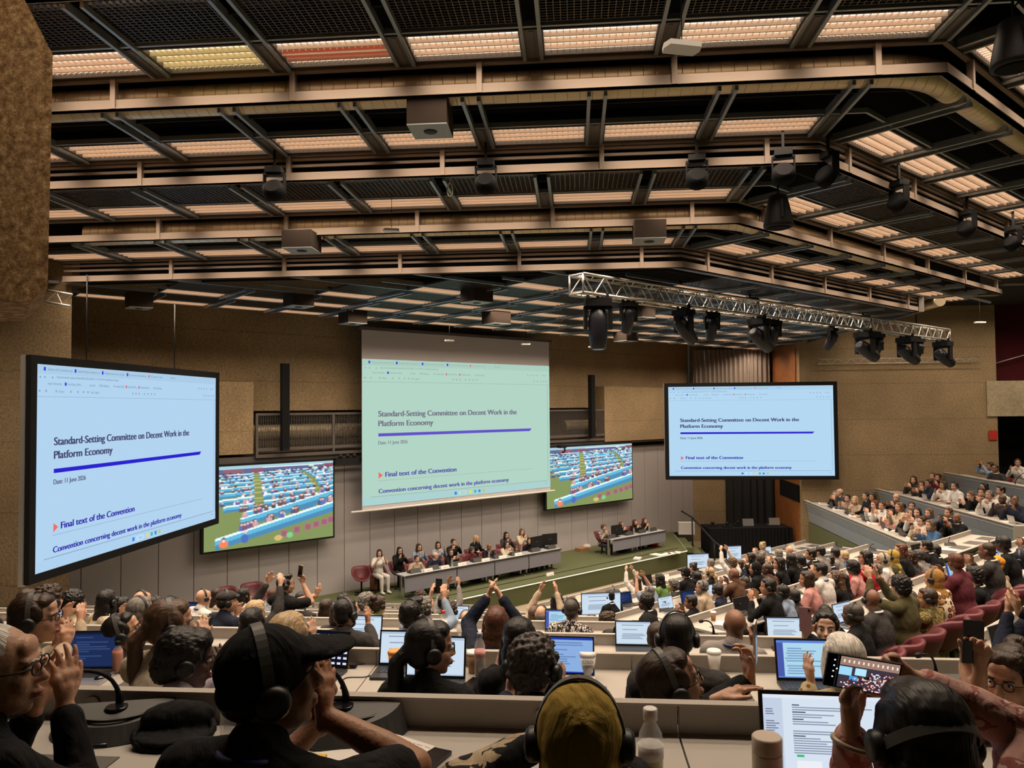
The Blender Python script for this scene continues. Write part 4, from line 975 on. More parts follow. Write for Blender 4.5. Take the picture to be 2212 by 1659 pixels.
def hair_mesh(kind):
    if kind in HAIRS: return HAIRS[kind]
    m = MB(); E = lambda c, r: m.ell(c, r, None, 18, 12); vox, disp = .0065, (.006, .03)
    def base(g=.0):
        E((0, -.024, .045), (.081+g, .092+g, .082+g)); E((0, -.052, -.005), (.073+g, .062+g, .062+g)); E((0, .035, .082), (.062+g, .045+g, .035+g))
        for s in (-1, 1): E((s*.068, .005, .035), (.017+g, .045, .045))
    if kind == 'short': base()
    elif kind == 'buzz': E((0, -.020, .040), (.0775, .092, .080)); E((0, -.050, -.01), (.070, .060, .055)); disp = None
    elif kind == 'quiff':
        base(); E((0, .055, .105), (.055, .04, .032)); E((.02, .03, .115), (.05, .05, .025)); disp = (.012, .025)
    elif kind == 'curly': base(.012); disp = (.035, .022)
    elif kind == 'afro': E((0, -.03, .055), (.115, .115, .105)); E((0, -.06, 0), (.10, .075, .08)); disp = (.03, .02)
    elif kind == 'balding':
        E((0, -.060, -.005), (.077, .052, .055))
        for s in (-1, 1): E((s*.070, -.02, .005), (.014, .05, .035))
        disp = (.005, .03)
    elif kind in ('long', 'ponytail', 'bun', 'bob', 'longwavy'):
        base(.003)
        if kind == 'bob':
            E((0, -.055, -.05), (.088, .058, .085))
            for s in (-1, 1): E((s*.074, .01, -.035), (.022, .05, .085))
        elif kind in ('long', 'longwavy'):
            E((0, -.065, -.06), (.086, .055, .10)); E((0, -.085, -.17), (.095, .045, .13)); E((0, -.09, -.27), (.075, .035, .09))
            for s in (-1, 1): chain(m, [V(s*.078, .015, .03), V(s*.085, .0, -.08), V(s*.08, -.02, -.20)], [.02, .028, .026])
            disp = (.024, .03) if kind == 'longwavy' else (.008, .03)
        elif kind == 'ponytail':
            E((0, -.05, -.02), (.078, .06, .06)); chain(m, [V(0, -.11, .0), V(0, -.15, -.05), V(0, -.15, -.18), V(.01, -.14, -.34)], [.028, .036, .034, .016])
        else:
            E((0, -.05, -.02), (.074, .058, .05)); E((0, -.085, .11), (.045, .045, .04)); disp = (.01, .02)
    elif kind == 'braids':
        base(.012); E((0, -.085, -.015), (.062, .05, .07)); disp = (.012, .015)
    elif kind == 'hijab':
        E((0, -.022, .028), (.092, .102, .104)); E((0, -.03, -.05), (.088, .088, .10)); chain(m, [V(0, -.02, -.10), V(0, -.045, -.19)], [.085, .115]); E((0, -.055, -.24), (.19, .12, .07)); E((0, .05, -.125), (.055, .045, .04))
        disp = (.012, .06)
    elif kind == 'turban': E((0, -.024, .06), (.098, .110, .075)); E((0, -.05, .0), (.085, .07, .06)); E((0, .05, .085), (.06, .05, .035)); disp = (.02, .04)
    elif kind == 'cap':
        E((0, -.012, .045), (.088, .104, .090)); E((0, -.045, .0), (.084, .072, .045)); caps(m, V(0, .045, .035), V(0, .06, .045), .05, .05)
        m.ell((0, .12, .048), (.078, .085, .013)); m.ell((0, .10, .055), (.07, .06, .02)); disp = None
    elif kind == 'flatcap': E((0, -.01, .062), (.088, .108, .058)); E((0, .085, .055), (.07, .04, .018)); disp = (.006, .05)
    me = merge(m, vox, 2, disp); HAIRS[kind] = me; return me
HS = {}
def headset_meshes():
    if HS: return HS
    m = MB(); R0, n = .0, 22; P = [V(.088*math.cos(a)*1.0, -.012+.0*a, -.005+.137*math.sin(a)) for a in [PI*i/n for i in range(n+1)]]
    m.smooth = False; ri = []
    for i, p in enumerate(P):
        t = (P[min(i+1, n)]-P[max(i-1, 0)]).normalized(); o = t.cross(V(0, 1, 0)).normalized()*-1
        ri.append(m.addv([p+V(0, .011, 0), p+V(0, .011, 0)+o*-.005, p+V(0, -.011, 0)+o*-.005, p+V(0, -.011, 0)]))
    for a, b in zip(ri, ri[1:]):
        for k in range(4): m.face((a+k, a+(k+1) % 4, b+(k+1) % 4, b+k))
    HS['band'] = m
    for nm, s in (('l', -1), ('r', 1)):
        c = MB(); Rm = Matrix.Rotation(s*PI/2, 3, 'Y'); c.lathe([(.030, -.006), (.034, 0), (.034, .014), (.026, .022), (.012, .024)], 16, V(s*.080, -.01, -.005), Rm); HS[nm] = c
    return HS
HSM = {}
def headset(parent, grey=False):
    h = headset_meshes(); mt = 'headset_grey' if grey else 'headset_black'
    for nm in ('band', 'l', 'r'):
        if nm not in HSM: o = h[nm].build('headset_band' if nm == 'band' else 'ear_cup', 'headset_black'); HSM[nm] = o.data; D.objects.remove(o)
    b = mobj('headset', HSM['band'], [mt], parent)
    for nm in 'lr': mobj('ear_cup', HSM[nm], ['headset_black'], b)
    return b
GL = {}
def glasses(parent, mt='black'):
    if 'm' not in GL:
        m = MB()
        for s in (-1, 1):
            m.tube([(s*.031+.021*math.cos(a*PI/8), .1035-.010*abs(.5+.5*math.cos(a*PI/8)), .007+.016*math.sin(a*PI/8)) for a in range(17)], .0019, 6, False); m.tube([(s*.052, .094, .012), (s*.076, .065, .012), (s*.081, .0, .008)], .0018, 5)
        m.tube([(-.010, .105, .012), (.010, .105, .012)], .0018, 5); o = m.build('glasses', 'black'); GL['m'] = o.data; D.objects.remove(o)
    return mobj('glasses', GL['m'], [mt], parent)
EY = {}
def face_parts(parent, hair='k', beard=False):
    if not EY:
        for s in (-1, 1):
            m = MB(); m.ell((s*.031, .0795, .008), (.0125, .0115, .0075)); m.cur = 1; m.ell((s*.031, .0885, .008), (.0052, .003, .0052), n=10, m=6); o = m.build('eye', ['eye_white', 'black']); EY[s] = o.data; D.objects.remove(o)
            m = MB(); m.tube([(s*.015, .096, .024), (s*.032, .0955, .029), (s*.048, .084, .024)], [.0035, .004, .002], 6); o = m.build('eyebrow', 'black'); EY['b%d' % s] = o.data; D.objects.remove(o)
        m = MB(); m.tube([(-.023, .091, -.058), (-.008, .101, -.058), (.008, .101, -.058), (.023, .091, -.058)], [.002, .0045, .0045, .002], 7); m.tube([(-.020, .091, -.066), (0, .1, -.067), (.020, .091, -.066)], [.002, .005, .002], 7); o = m.build('lips', 'lip'); EY['m'] = o.data; D.objects.remove(o)
        m = MB(); m.ell((0, .05, -.088), (.046, .045, .034)); m.ell((0, .085, -.050), (.028, .014, .006)); chain(m, [V(.056, .03, -.06), V(.066, .01, -.02)], [.014, .012]); chain(m, [V(-.056, .03, -.06), V(-.066, .01, -.02)], [.014, .012])
        EY['beard'] = merge(m, .005, 1, (.006, .02))
    for s in (-1, 1): mobj('eye', EY[s], ['eye_white', 'black'], parent); mobj('eyebrow', EY['b%d' % s], ['hair_'+hair], parent)
    mobj('lips', EY['m'], ['lip'], parent)
    if beard: mobj('beard', EY['beard'], ['hair_'+hair], parent)
# ---- poses: wrist targets in the person's own frame (x right, y forward, z up from the floor), direction and palm normal of each hand
POSES = {
 'clap':  dict(w=((-.10, .30, .98), (.10, .30, .98)), d=((.25, .25, .95), (-.25, .30, .9)), n=((1, 0, -.1), (-1, 0, -.1)), lean=.12),
 'clapside': dict(w=((-.02, .36, 1.08), (.20, .30, 1.02)), d=((.2, .3, .95), (-.35, .5, .8)), n=((1, -.1, 0), (-1, .1, 0)), lean=.05),
 'claphigh': dict(w=((-.12, .25, 1.42), (.12, .25, 1.42)), d=((.3, .2, .95), (-.3, .2, .95)), n=((1, 0, 0), (-1, 0, 0)), lean=0),
 'desk':  dict(w=((-.20, .36, .80), (.20, .36, .80)), d=((.2, 1, -.05), (-.2, 1, -.05)), n=((0, 0, -1), (0, 0, -1)), lean=.18),
 'lean':  dict(w=((-.22, .40, .80), (.16, .42, .80)), d=((.5, 1, 0), (-.5, 1, 0)), n=((0, 0, -1), (0, 0, -1)), lean=.38),
 'back':  dict(w=((-.16, .26, .68), (.16, .26, .68)), d=((.6, 1, -.1), (-.6, 1, -.1)), n=((0, 0, -1), (0, 0, -1)), lean=-.10),
 'phone': dict(w=((-.07, .36, 1.22), (.09, .36, 1.22)), d=((.1, .25, .95), (-.1, .25, .95)), n=((.6, .5, 0), (-.6, .5, 0)), lean=.03, phone=1),
}
LIB = {}
def make_body(pose, hy=0, hp=0, hr=0, female=False, short=False, voxel=.011, cvox=.015, standing=False, lower=True, detail=False, ty=0):
    """returns (body mesh, clothing mesh, head matrix, pose info)"""
    p = POSES[pose] if isinstance(pose, str) else pose
    z0 = .95 if standing else .50; a = p.get('lean', 0); wd = .88 if female else 1.0
    up = Vector((math.sin(ty)*.3, math.sin(a), math.cos(a))).normalized(); pel = V(0, 0, z0); nb = pel+up*.53; R = Matrix.Rotation(-a, 3, 'X') @ Matrix.Rotation(p.get('twist', 0), 3, 'Z')
    tw = Matrix.Rotation(p.get('twist', 0), 3, 'Z')
    Hc = nb + Vector((0, .045+.07*math.sin(max(0, -hp)+a*.5), .150)); HR = rotm(hy, hp, hr)
    sh = [nb + tw @ Vector((s*.175*wd, 0, 0)) - up*.05 for s in (-1, 1)]
    m = MB(); head_shape(m, Hc, HR, female)
    chain(m, [nb-up*.03, Hc+HR @ V(0, -.022, -.055)], [.060*wd, .052*wd])
    for i, s in enumerate((-1, 1)):
        W_ = Vector(p['w'][i]); el, W_ = ik(sh[i], W_, .285, .25, Vector(p.get('pole', ((-.6, -.25, -1), (.6, -.25, -1)))[i]))
        fd = (W_-el).normalized(); chain(m, [sh[i], el, el+fd*.09, W_], [.046*wd, .040*wd, .040*wd, .026*wd])
        hand(m, W_+fd*.005, Vector(p['d'][i]), Vector(p['n'][i]), -s if i == 0 else -s, p.get('curl', .18), p.get('splay', .09), .97*(.93 if female else 1), p.get('fist', (0, 0))[i])
        if i == 0: arms = [(el, W_)]
        else: arms.append((el, W_))
    m.ell(pel+up*.30, (.15*wd, .10, .24), R); m.ell(pel+V(0, 0, .02), (.165, .12, .13))
    chain(m, [sh[0], nb-up*.04, sh[1]], [.055, .065, .055])
    if lower:
        for s in (-1, 1):
            if standing: chain(m, [pel+V(s*.09, 0, -.03), V(s*.10, .01, .50), V(s*.10, -.01, .08)], [.095, .065, .045]); caps(m, V(s*.10, -.03, .05), V(s*.105, .13, .04), .045, .038)
            else: chain(m, [pel+V(s*.09, 0, 0), V(s*.11, .40, .50), V(s*.11, .42, .08)], [.09, .068, .045]); caps(m, V(s*.11, .40, .05), V(s*.115, .56, .04), .045, .038)
    me = merge(m, voxel, 2); me.materials.append(M_('skin_l')); me.materials.append(M_('trousers'))
    n = len(me.polygons); c = np.zeros(n*3); me.polygons.foreach_get('center', c); c = c.reshape(-1, 3)
    leg = (c[:, 2] < z0+.12) & ~((np.abs(c[:, 0]) > .0) & (c[:, 1] > .1) & (c[:, 2] > .62)) if not standing else c[:, 2] < z0+.1
    me.polygons.foreach_set('material_index', leg.astype(np.int32)); me.polygons.foreach_set('use_smooth', np.ones(n, bool)); me.update()
    # clothing
    m = MB(); g = .018
    m.ell(pel+up*.33, (.155*wd+g, .115+g, .23), R); m.ell(pel+up*.12, (.17*wd+g if not female else .16, .13+g, .18), R); m.ell(pel+V(0, -.01, .02), (.18+g*.5, .145, .12))
    m.ell(pel+up*.36+V(0, .03, 0), (.13*wd, .10+(.03 if female else .015), .12), R)
    chain(m, [sh[0]+up*.01, nb-up*.012, sh[1]+up*.01], [.062+g*.5, .068, .062+g*.5]); chain(m, [nb-up*.03, nb+up*.028], [.085, .064*wd+.006])
    for i in (0, 1):
        el, W_ = arms[i]; fd = (W_-el)
        if short: chain(m, [sh[i], sh[i].lerp(el, .75)], [.062+g*.6, .056+g*.5])
        else: chain(m, [sh[i], el, W_-fd.normalized()*.03], [.058+g*.7, .050+g*.4, .036+g*.3])
    cm = merge(m, cvox, 6, (.020, .09)); 
    cm.polygons.foreach_set('use_smooth', np.ones(len(cm.polygons), bool))
    return me, cm, Matrix.Translation(Hc) @ HR.to_4x4(), arms
# lanyards and collars
def collar(parent, nbz, mt):
    m = MB(); m.tube([(.075*math.cos(a*PI/10), .045+.07*math.sin(a*PI/10)-.03, nbz+.012*math.sin(a*PI/10+PI)) for a in range(21)], .012, 8, False); return m.build('collar', mt, parent)
HN = {'short': '%s short hair', 'buzz': 'close-cropped %s hair', 'quiff': '%s swept-up hair', 'curly': '%s curly hair', 'afro': 'full %s curls', 'balding': 'bald head with %s fringe', 'bald': 'bald head', 'long': 'long %s hair', 'longwavy': 'long wavy %s hair',
      'ponytail': '%s ponytail', 'bun': '%s hair in a bun', 'bob': '%s bob', 'braids': '%s braided hair', 'hijab': '%s headscarf', 'turban': '%s headwrap', 'cap': '%s peaked cap', 'flatcap': '%s flat cap'}
HATS = {'gold': 'golden yellow', 'mustard': 'mustard', 'sand': 'sand-coloured', 'orange': 'orange', 'bk': 'black', 'dg': 'dark grey', 'wh': 'white', 'nv': 'navy'}
PN = {'clap': 'clapping', 'clapside': 'clapping to one side', 'claphigh': 'clapping with raised arms', 'desk': 'with hands on the desk', 'lean': 'leaning on the desk', 'back': 'leaning back', 'phone': 'holding up a phone'}
PERSONS = []
PHM = {}
def phone_mesh(case='black'):
    m = MB(); m.box((-.037, -.004, -.077), (.037, .004, .077)); m.cur = 1; m.box((-.034, -.0045, -.074), (.034, -.004, .074)); return m
def person(M, pose='clap', hair='short', hc='k', top='bk', skin='l', hy=0, hp=0, hr=0, female=False, short=False, hset=False, gl=False, face=False, beard=False, label='', group=None, sc=1.0, uniq=None, collar_c=None, standing=False, phonecol='black', ty=0, lower=True, lany=False, legs='trousers'):
    q = lambda v, s: round(v/s)*s
    if uniq is None:
        key = (pose, q(hy, .5), q(hp, .3), female, short, standing); vox, cv = .0105, .016
        if key not in LIB: LIB[key] = make_body(pose, key[1], key[2], 0, female, short, vox, cv, standing, lower=True)
        B = LIB[key]
    else: B = make_body(pose, hy, hp, hr, female, short, uniq, .010, standing, lower=uniq > .008, ty=ty)
    t = empty('person', (0, 0, 0)); t.matrix_world = M @ Matrix.Scale(sc, 4); tag(t, label, 'person', group)
    mobj('body', B[0], ['skin_'+skin, legs], t); mobj('clothing', B[1], ['cloth_'+top], t)
    Hm = B[2]
    def hp_(o): o.matrix_local = Hm; return o
    if hair != 'bald':
        mt = ('cloth_'+hc) if hair in ('hijab', 'turban', 'cap', 'flatcap') else 'hair_'+hc
        hp_(mobj({'hijab': 'headscarf', 'turban': 'headwrap', 'cap': 'cap', 'flatcap': 'cap'}.get(hair, 'hair'), hair_mesh(hair), [mt], t))
        if hair in ('cap', 'flatcap'): hp_(mobj('hair', hair_mesh('balding'), ['hair_k'], t))
    if hset:
        o = hp_(headset(t, uniq is not None))
        if hair in ('hijab', 'afro', 'cap', 'curly'): o.matrix_local = Hm @ Matrix.Diagonal((1.14, 1.1, 1.06, 1))
        elif hair not in ('bald', 'buzz', 'balding'): o.matrix_local = Hm @ Matrix.Diagonal((1.06, 1.0, 1.02, 1))
    if gl: hp_(glasses(t))
    if face:
        n0 = len(t.children); face_parts(t, hc if hc in HC else 'k', beard)
        for c in t.children:
            if c.name.split('.')[0] in ('eye', 'eyebrow', 'lips', 'beard'): c.matrix_local = Hm
    elif beard:
        if not EY: face_parts(t)
        hp_(mobj('beard', EY['beard'], ['hair_'+(hc if hc in HC else 'k')], t))
    if collar_c:
        m = MB(); nb = Hm.translation-V(0, .05, .145)
        m.tube([(nb.x+.066*math.cos(a*PI/10), nb.y+.005+.066*math.sin(a*PI/10), nb.z+.03-.012*math.sin(a*PI/10)) for a in range(21)], .013, 8, False); m.build('collar', collar_c, t)
    if lany:
        m = MB(); nb = Hm.translation-V(0, .05, .145)
        m.tube([(nb.x+.078*math.cos(a*PI/10), nb.y+.005+.075*math.sin(a*PI/10), nb.z+.014-.012*math.sin(a*PI/10)) for a in range(21)], .009, 6, False); m.build('lanyard', 'lanyard_blue', t)
    PERSONS.append(t); return t, B
mat('lanyard_blue', (.03, .025, .16), .6); mat('screen_glow_blue', (.3, .5, .8), .5)
def phone(M, label, case='black', lit=None, parent=None):
    t = empty('phone', (0, 0, 0), 0, label, 'phone'); t.matrix_world = M
    m = MB(); m.box((-.037, -.004, -.077), (.037, .004, .077)); m.build('case', case, t)
    m = MB(); m.lathe([(.008, .004), (.007, .006)], 12, (-.022, 0, .058), Matrix.Rotation(-PI/2, 3, 'X')); m.build('camera_lens', 'black_gloss', t)
    if lit is None: m = MB(); m.box((-.034, -.0048, -.074), (.034, -.0042, .074)); m.build('screen', 'black_gloss', t)
    else: pix('screen', t, .068, .148, lit, -.0052, 1.0, -.034, -.074)
    return t
# ================================================================ THE CROWD
rnd = random.Random(7)
def proj(P): v = CR.transposed() @ (Vector(P)-CC); return W/2-FPX*v.x/v.z, H/2+FPX*v.y/v.z
SEAT = .82; HEADZ = 1.19
LOG = []
def near_spot(px, py, ks=range(4, 9)):
    best = None
    for k in ks:
        P = onY(px, py, RY[k]-SEAT)
        if P.x > RX[k]-.9 + (3 if k < 3 else 0): continue
        z = ZF[k]+HEADZ; y = proj((P.x, P.y, z))[1]; e = abs(y-py)
        if best is None or e < best[0]: best = (e, k, P.x, P.y, P.z-HEADZ-ZF[k])
    return best
def ang_spot(px, py, ks=range(3, 9)):
    best = None
    for k in ks:
        P = onR(px, py, RC[k]+SEAT*RT2)
        if P.x < RX[k]+.5 or P.x > XE[k]-.1: continue
        z = ZF[k]+HEADZ; y = proj((P.x, P.y, z))[1]; e = abs(y-py)
        if best is None or e < best[0]: best = (e, k, P.x, P.y, P.z-HEADZ-ZF[k])
    return best
def gal_spot(px, py, tier=None):
    best = None
    for i, (x, z) in enumerate(((8.05, 1.3), (10.5, 1.72), (12.75, 2.25))):
        if tier is not None and i != tier: continue
        for off in (.8, 1.55):
            P = onX(px, py, x+off)
            if not 19.1 < P.y < 26.8: continue
            e = abs(proj((P.x, P.y, z+HEADZ+.05))[1]-py)
            if best is None or e < best[0]: best = (e, i, P.x, P.y, P.z-HEADZ-.05-z, off)
    return best
ZFG = (1.3, 1.72, 2.25)
# px, py, hair, hair colour, top, skin, pose, flags   (h headset, g glasses, f female, s short sleeves, l lanyard, F face visible)
NEAR = '''75 1278 curly b be l clap hg3;165 1301 afro k cr t back h4;206 1302 long k cr l clap hgf4;288 1303 bald - lb l clap h4;268 1328 short g pk l desk h3;128 1318 short k bk d desk h5
418 1294 bald - wh l desk hl5;456 1277 long b be l clap fg6;516 1276 long k cr p clap f6;575 1266 bob r x6 p desk f6;472 1303 flatcap dg nv l clap h4;545 1322 bob y dg p claphigh f4;345 1316 short k dg d desk h4
516 1352 long k bk l clap f3;730 1300 short k dg t clap h64;800 1310 bun b gn p desk hfs5;778 1303 curly g gy l clap h5;863 1335 quiff k lp t desk h3;908 1318 curly g lb l phone h4
690 1316 long b bk l clap f5;712 1330 bob b dg l desk f4;955 1303 short k gy t claphigh h6;958 1322 curly n dg l desk h5;900 1290 curly b bk l clap h6;995 1345 balding n bk l desk h5;1168 1328 balding g be l claphigh h5
1196 1300 long k bk t clap fh6;1226 1322 buzz n x1 l desk hs4;1312 1322 hijab sand cr p claphigh fh6;1302 1350 curly b gy l desk 5;1386 1356 hijab bk bk t desk fg4;1150 1333 bob m tn p desk f5;1580 1355 bald - gy b clap sl3
1412 1385 short b dg t desk 3;30 1300 short b bk l desk 4;315 1310 short k nv l desk h5;640 1300 short k dg l desk 5;240 1312 bun k dg l desk f5'''
ANG = '''1655 1180 bun y gy p clap f;1714 1190 bald - wh l clap -;1692 1197 short g dg l clap -;1711 1208 long k bk l clap f;1745 1203 short k gy l clap -
1586 1213 curly m wh p claphigh f;1546 1217 short g gy l desk -;1621 1208 long k bk l clap f;1636 1215 curly b dg p clap f;1508 1226 bun b bk p desk f;1591 1225 buzz b nv b clap -;1625 1226 hijab bk bk t desk f
1583 1238 bald - br b clap -;1673 1224 long k bk l clap f;1718 1219 short k bk t clap h;1479 1238 cap bk bk l desk h;1536 1240 ponytail y bk p clap fh;1642 1240 buzz b br d desk -;1735 1234 short k wh t desk l
1431 1251 longwavy k gn l desk f;1378 1258 long b wh p claphigh f;1488 1255 long k nv t clap fh;1451 1268 curly g dg l clap h;1513 1275 short g be l desk ghFb;1406 1279 short g lb l claphigh hs;1593 1268 buzz n dg b desk h
1676 1252 short k bk t clap h;1329 1290 short k bk t desk hb;1555 1280 short k nv l desk h;1505 1302 short k bk b clap -;1679 1290 buzz k lb d clap h;1738 1275 longwavy m bk p phone fh;1413 1302 afro k bk d desk -
1764 1258 braids k pk b desk fh;1742 1202 short k bk t clap -;1768 1210 short k gy t desk -;1754 1226 short k nv l clap -;1797 1222 long k rd l clap fg;1826 1205 short y bl p desk -;1732 1262 bob b pk t desk f
1842 1254 buzz g pk t clap hl;1857 1232 hijab sand wh t desk fh;1886 1222 hijab gold ol t desk fh;1898 1210 long r bk p desk f;1953 1202 short k bk l desk -;2027 1196 short k bk d desk h;2084 1188 short r mr b clap -
2148 1192 buzz b dg b clap -;2192 1182 short k nv b clap h;2174 1174 short k bk d desk -;1958 1268 curly k ol l phone -;1903 1301 bald - dg b desk h;2031 1258 hijab mustard x2 t desk fh;1867 1330 buzz n bk d clap h
2016 1349 short b x7 t phone h;2128 1292 curly k bk l clap g;2150 1232 turban orange be t desk fh;2182 1224 short k be d clap h;2182 1246 hijab nv wh t phone fh;2190 1262 short k nv l desk h
1760 1330 long k bk l desk f;1690 1320 buzz k dg d desk -
1905 1232 longwavy b dg l desk f;1925 1240 short n gy b desk h
'''
GAL = '''1811 1073 short g bk p desk -;1822 1069 balding g dg l clap -;1838 1082 short k gy l clap -;1853 1086 bob y be p clap f;1884 1080 longwavy k bk t back f;1888 1093 long r wh p clap f;1900 1094 short b wh l clap l;1922 1114 long b pk l clap f
1953 1096 long m be l clap f;1976 1099 short b dg l clap -;1961 1116 ponytail m nv p clap f;1979 1115 short b bk l clap -;1995 1109 long k wh p clap f;2017 1115 long m bl p clap f;2016 1140 longwavy m bl p clap f;1983 1127 ponytail b cr p clap fg
2046 1128 long k dg l clap f;2078 1126 bald - bk b clap -;2108 1140 ponytail m bk p clap f;1942 1038 balding n bk l clap -;1981 1042 long b dg p clap f;2014 1034 short m br p back -;2015 1050 short k nv t clap -;2032 1037 short k mr l clap b
2044 1054 bob b wh t clap h;2074 1056 short k wh l desk h;2108 1066 short k bk l clap -;2145 1075 short g wh l clap hl;2172 1066 short k wh l clap -;2173 1085 bald - dg d clap -;2198 1087 buzz k nv b clap -;2143 1013 short k lb t phone -
2163 1015 buzz k dg b lean -;2204 1005 short b wh l clap -;2000 1060 short b dg l clap -;2125 1058 long k gy l back f;1870 1078 short k bk l back -;2050 1090 short b nv l clap -'''
KNA = {3: 'third', 4: 'fourth', 5: 'fifth', 6: 'sixth', 7: 'seventh', 8: 'frontmost', 1: 'nearest', 2: 'second'}
def parse(s):
    for e in s.replace('\n', ';').split(';'):
        a = e.split()
        if not a: continue
        yield int(a[0]), int(a[1]), a[2], a[3], a[4], a[5], a[6], a[7]
def desc(hair, hc, top, pose, fl):
    hn = HN[hair]; hn = hn % (HATS.get(hc) or HC[hc][1]) if '%s' in hn else hn
    return 'person with %s in %s top %s' % (hn, TOPS[top][1], PN[pose]) 
jobs = []
for blk, s in (('n', NEAR), ('a', ANG), ('g', GAL)):
    for e in parse(s):
        kd = [int(c) for c in e[7] if c.isdigit()]
        sp = {'n': near_spot, 'a': ang_spot, 'g': gal_spot}[blk](e[0], e[1], *([kd] if kd else []))
        if sp is None: print('NO SPOT', blk, e); continue
        jobs.append((blk, e, sp))
# keep neighbours in one row from standing inside each other
placed = []
jobs.sort(key=lambda j: (j[0], j[2][1], j[2][2]))
rowc = {}
spots_used = {}
for blk, e, sp in jobs:
    px, py, hair, hc, top, skin, pose, fl = e
    _, k, x, y, dz = sp[:5]; dz = max(-.22, min(.04, dz))
    for (b2, k2, x2, y2) in ([] if blk == 'n' and any(c.isdigit() for c in fl) else placed):
        if math.hypot(x-x2, y-y2) < .50:
            d_ = .50-math.hypot(x-x2, y-y2)
            if blk == 'n': x += d_*.5
            elif blk == 'a': x += d_*.5; y += d_*.5
            else: y += d_ if y >= y2 else -d_
    placed.append((blk, k, x, y)); n = rowc.get((blk, k), 0); rowc[(blk, k)] = n+1
    if blk == 'n': zf = ZF[k]; rz = -.35+rnd.uniform(-.25, .1); wh = '%s straight row, %s from the pillar' % (KNA[k], ordn(n)); grp = 'people in the straight block'
    elif blk == 'a': zf = ZF[k]; rz = R45+rnd.uniform(-.1, .35); wh = '%s angled row, %s from the aisle' % (KNA[k], ordn(n)); grp = 'people in the angled block'
    else: zf = ZFG[k]; rz = PI/2+rnd.uniform(-.1, .6); wh = '%s gallery tier, %s from the aisle' % (ORD[k], ordn(n)); grp = 'people in the gallery'
    hy = rnd.choice((0, .3, -.3)) if blk != 'g' else rnd.choice((0, .5, .5))
    M = Matrix.Translation((x, y, zf+dz)) @ Matrix.Rotation(rz, 4, 'Z')
    hn = HN[hair]; hn = hn % (HATS.get(hc) or HC[hc][1]) if '%s' in hn else hn
    lab = '%s, %s top, %s' % (hn, TOPS[top][1], wh)
    female = 'f' in fl
    person(M, pose, hair, hc, top, skin, hy, rnd.choice((0, -.1)), 0, female, 's' in fl, 'h' in fl, 'g' in fl, blk == 'g' or 'F' in fl, 'b' in fl, lab, grp, sc=1.12 if blk == 'g' else 1.0,
           collar_c=('white' if top in ('bk', 'nv', 'dg') and not female and rnd.random() < .6 else None), lany='l' in fl)
    if pose == 'phone':
        phone(M @ Matrix.Translation((.01, .41, 1.34)) @ Matrix.Rotation(0, 4, 'Z'), 'phone held up by the %s' % hn + ' in the ' + wh.split(',')[0], 'black', None)
    if blk != 'n' or k > 3:
        o = put_chair(x-(-math.sin(rz))*.04, y-math.cos(rz)*.04, zf, rz, 'maroon tub chair under the %s' % (wh.split(',')[0]+' person, '+ordn(n)+' along'), {'n': 'maroon chairs of the straight block', 'a': 'maroon chairs of the angled block', 'g': 'maroon chairs of the gallery'}[blk])
for r_ in sorted(rowc): print('row', r_, rowc[r_])
# ================================================================ STAGE TABLES AND OFFICIALS
ZST = .55; SS = .86
mat('table_front', (.22, .22, .27), .6); mat('table_top', (.36, .36, .36), .4); mat('console_dark', (.035, .034, .033), .5)
def stage_table(c, px0, px1, ztop, label, seams=()):
    P0, P1 = onR(px0, 1200, c), onR(px1, 1200, c); L = math.hypot(P1.x-P0.x, P1.y-P0.y)
    t = empty('podium_table', (P0.x, P0.y, ZST), R45, label, 'table', 'podium tables'); h = ztop-ZST
    m = MB(); m.box((0, 0, h-.025), (L-.006, .44, h)); m.cur = 1; m.box((-.004, -.008, h-.03), (L-.002, 0, h+.003)); m.build('table_top', ['table_top', 'ink'], t)
    m = MB(); m.box((.01, .02, .20), (L-.012, .035, h-.04)); m.build('front_panel', 'table_front', t)
    for x in (.10, L-.12):
        m = MB(); m.box((x-.03, .25, .03), (x+.03, .32, h-.03)); m.box((x-.02, .05, 0), (x+.02, .44, .03)); m.build('leg', 'steel', t)
    return t
CT = -23.2
sx = [874.6, 988.5, 1070, 1144, 1213.6]
for i in range(4): stage_table(CT, sx[i], sx[i+1]-.6, 1.17, 'podium table unit with lavender front panel, %s from the maroon empty chair' % ORD[i])
C2 = -23.3
for i, (a, b) in enumerate(((1325, 1384), (1384.5, 1440))): stage_table(C2, a, b, 1.13, 'side podium table unit, %s from the woman in patterned dress' % ORD[i])
ROT = Matrix.Rotation(R45+PI, 4, 'Z')
def official(px, py, c, hair, hc, top, skin, pose, fl, label, hy=0):
    P = onR(px, py, c); z = ZST; dz = P.z-(ZST+HEADZ*SS); dz = max(-.16, min(.12, dz))
    M = Matrix.Translation((P.x, P.y, z+dz)) @ Matrix.Rotation(R45+PI+rnd.uniform(-.15, .25), 4, 'Z')
    person(M, pose, hair, hc, top, skin, hy, 0, 0, 'f' in fl, 's' in fl, 'h' in fl, 'g' in fl, True, 'b' in fl, label, 'officials on the podium', sc=SS, collar_c='white' if top in ('bk', 'nv', 'be') and 'f' not in fl else None, legs='cloth_wh' if top == 'wh' else 'trousers')
    o = put_chair(P.x, P.y, z, R45+PI, 'maroon chair of '+' '.join(label.split()[:11])); o.scale = (SS, SS, SS)
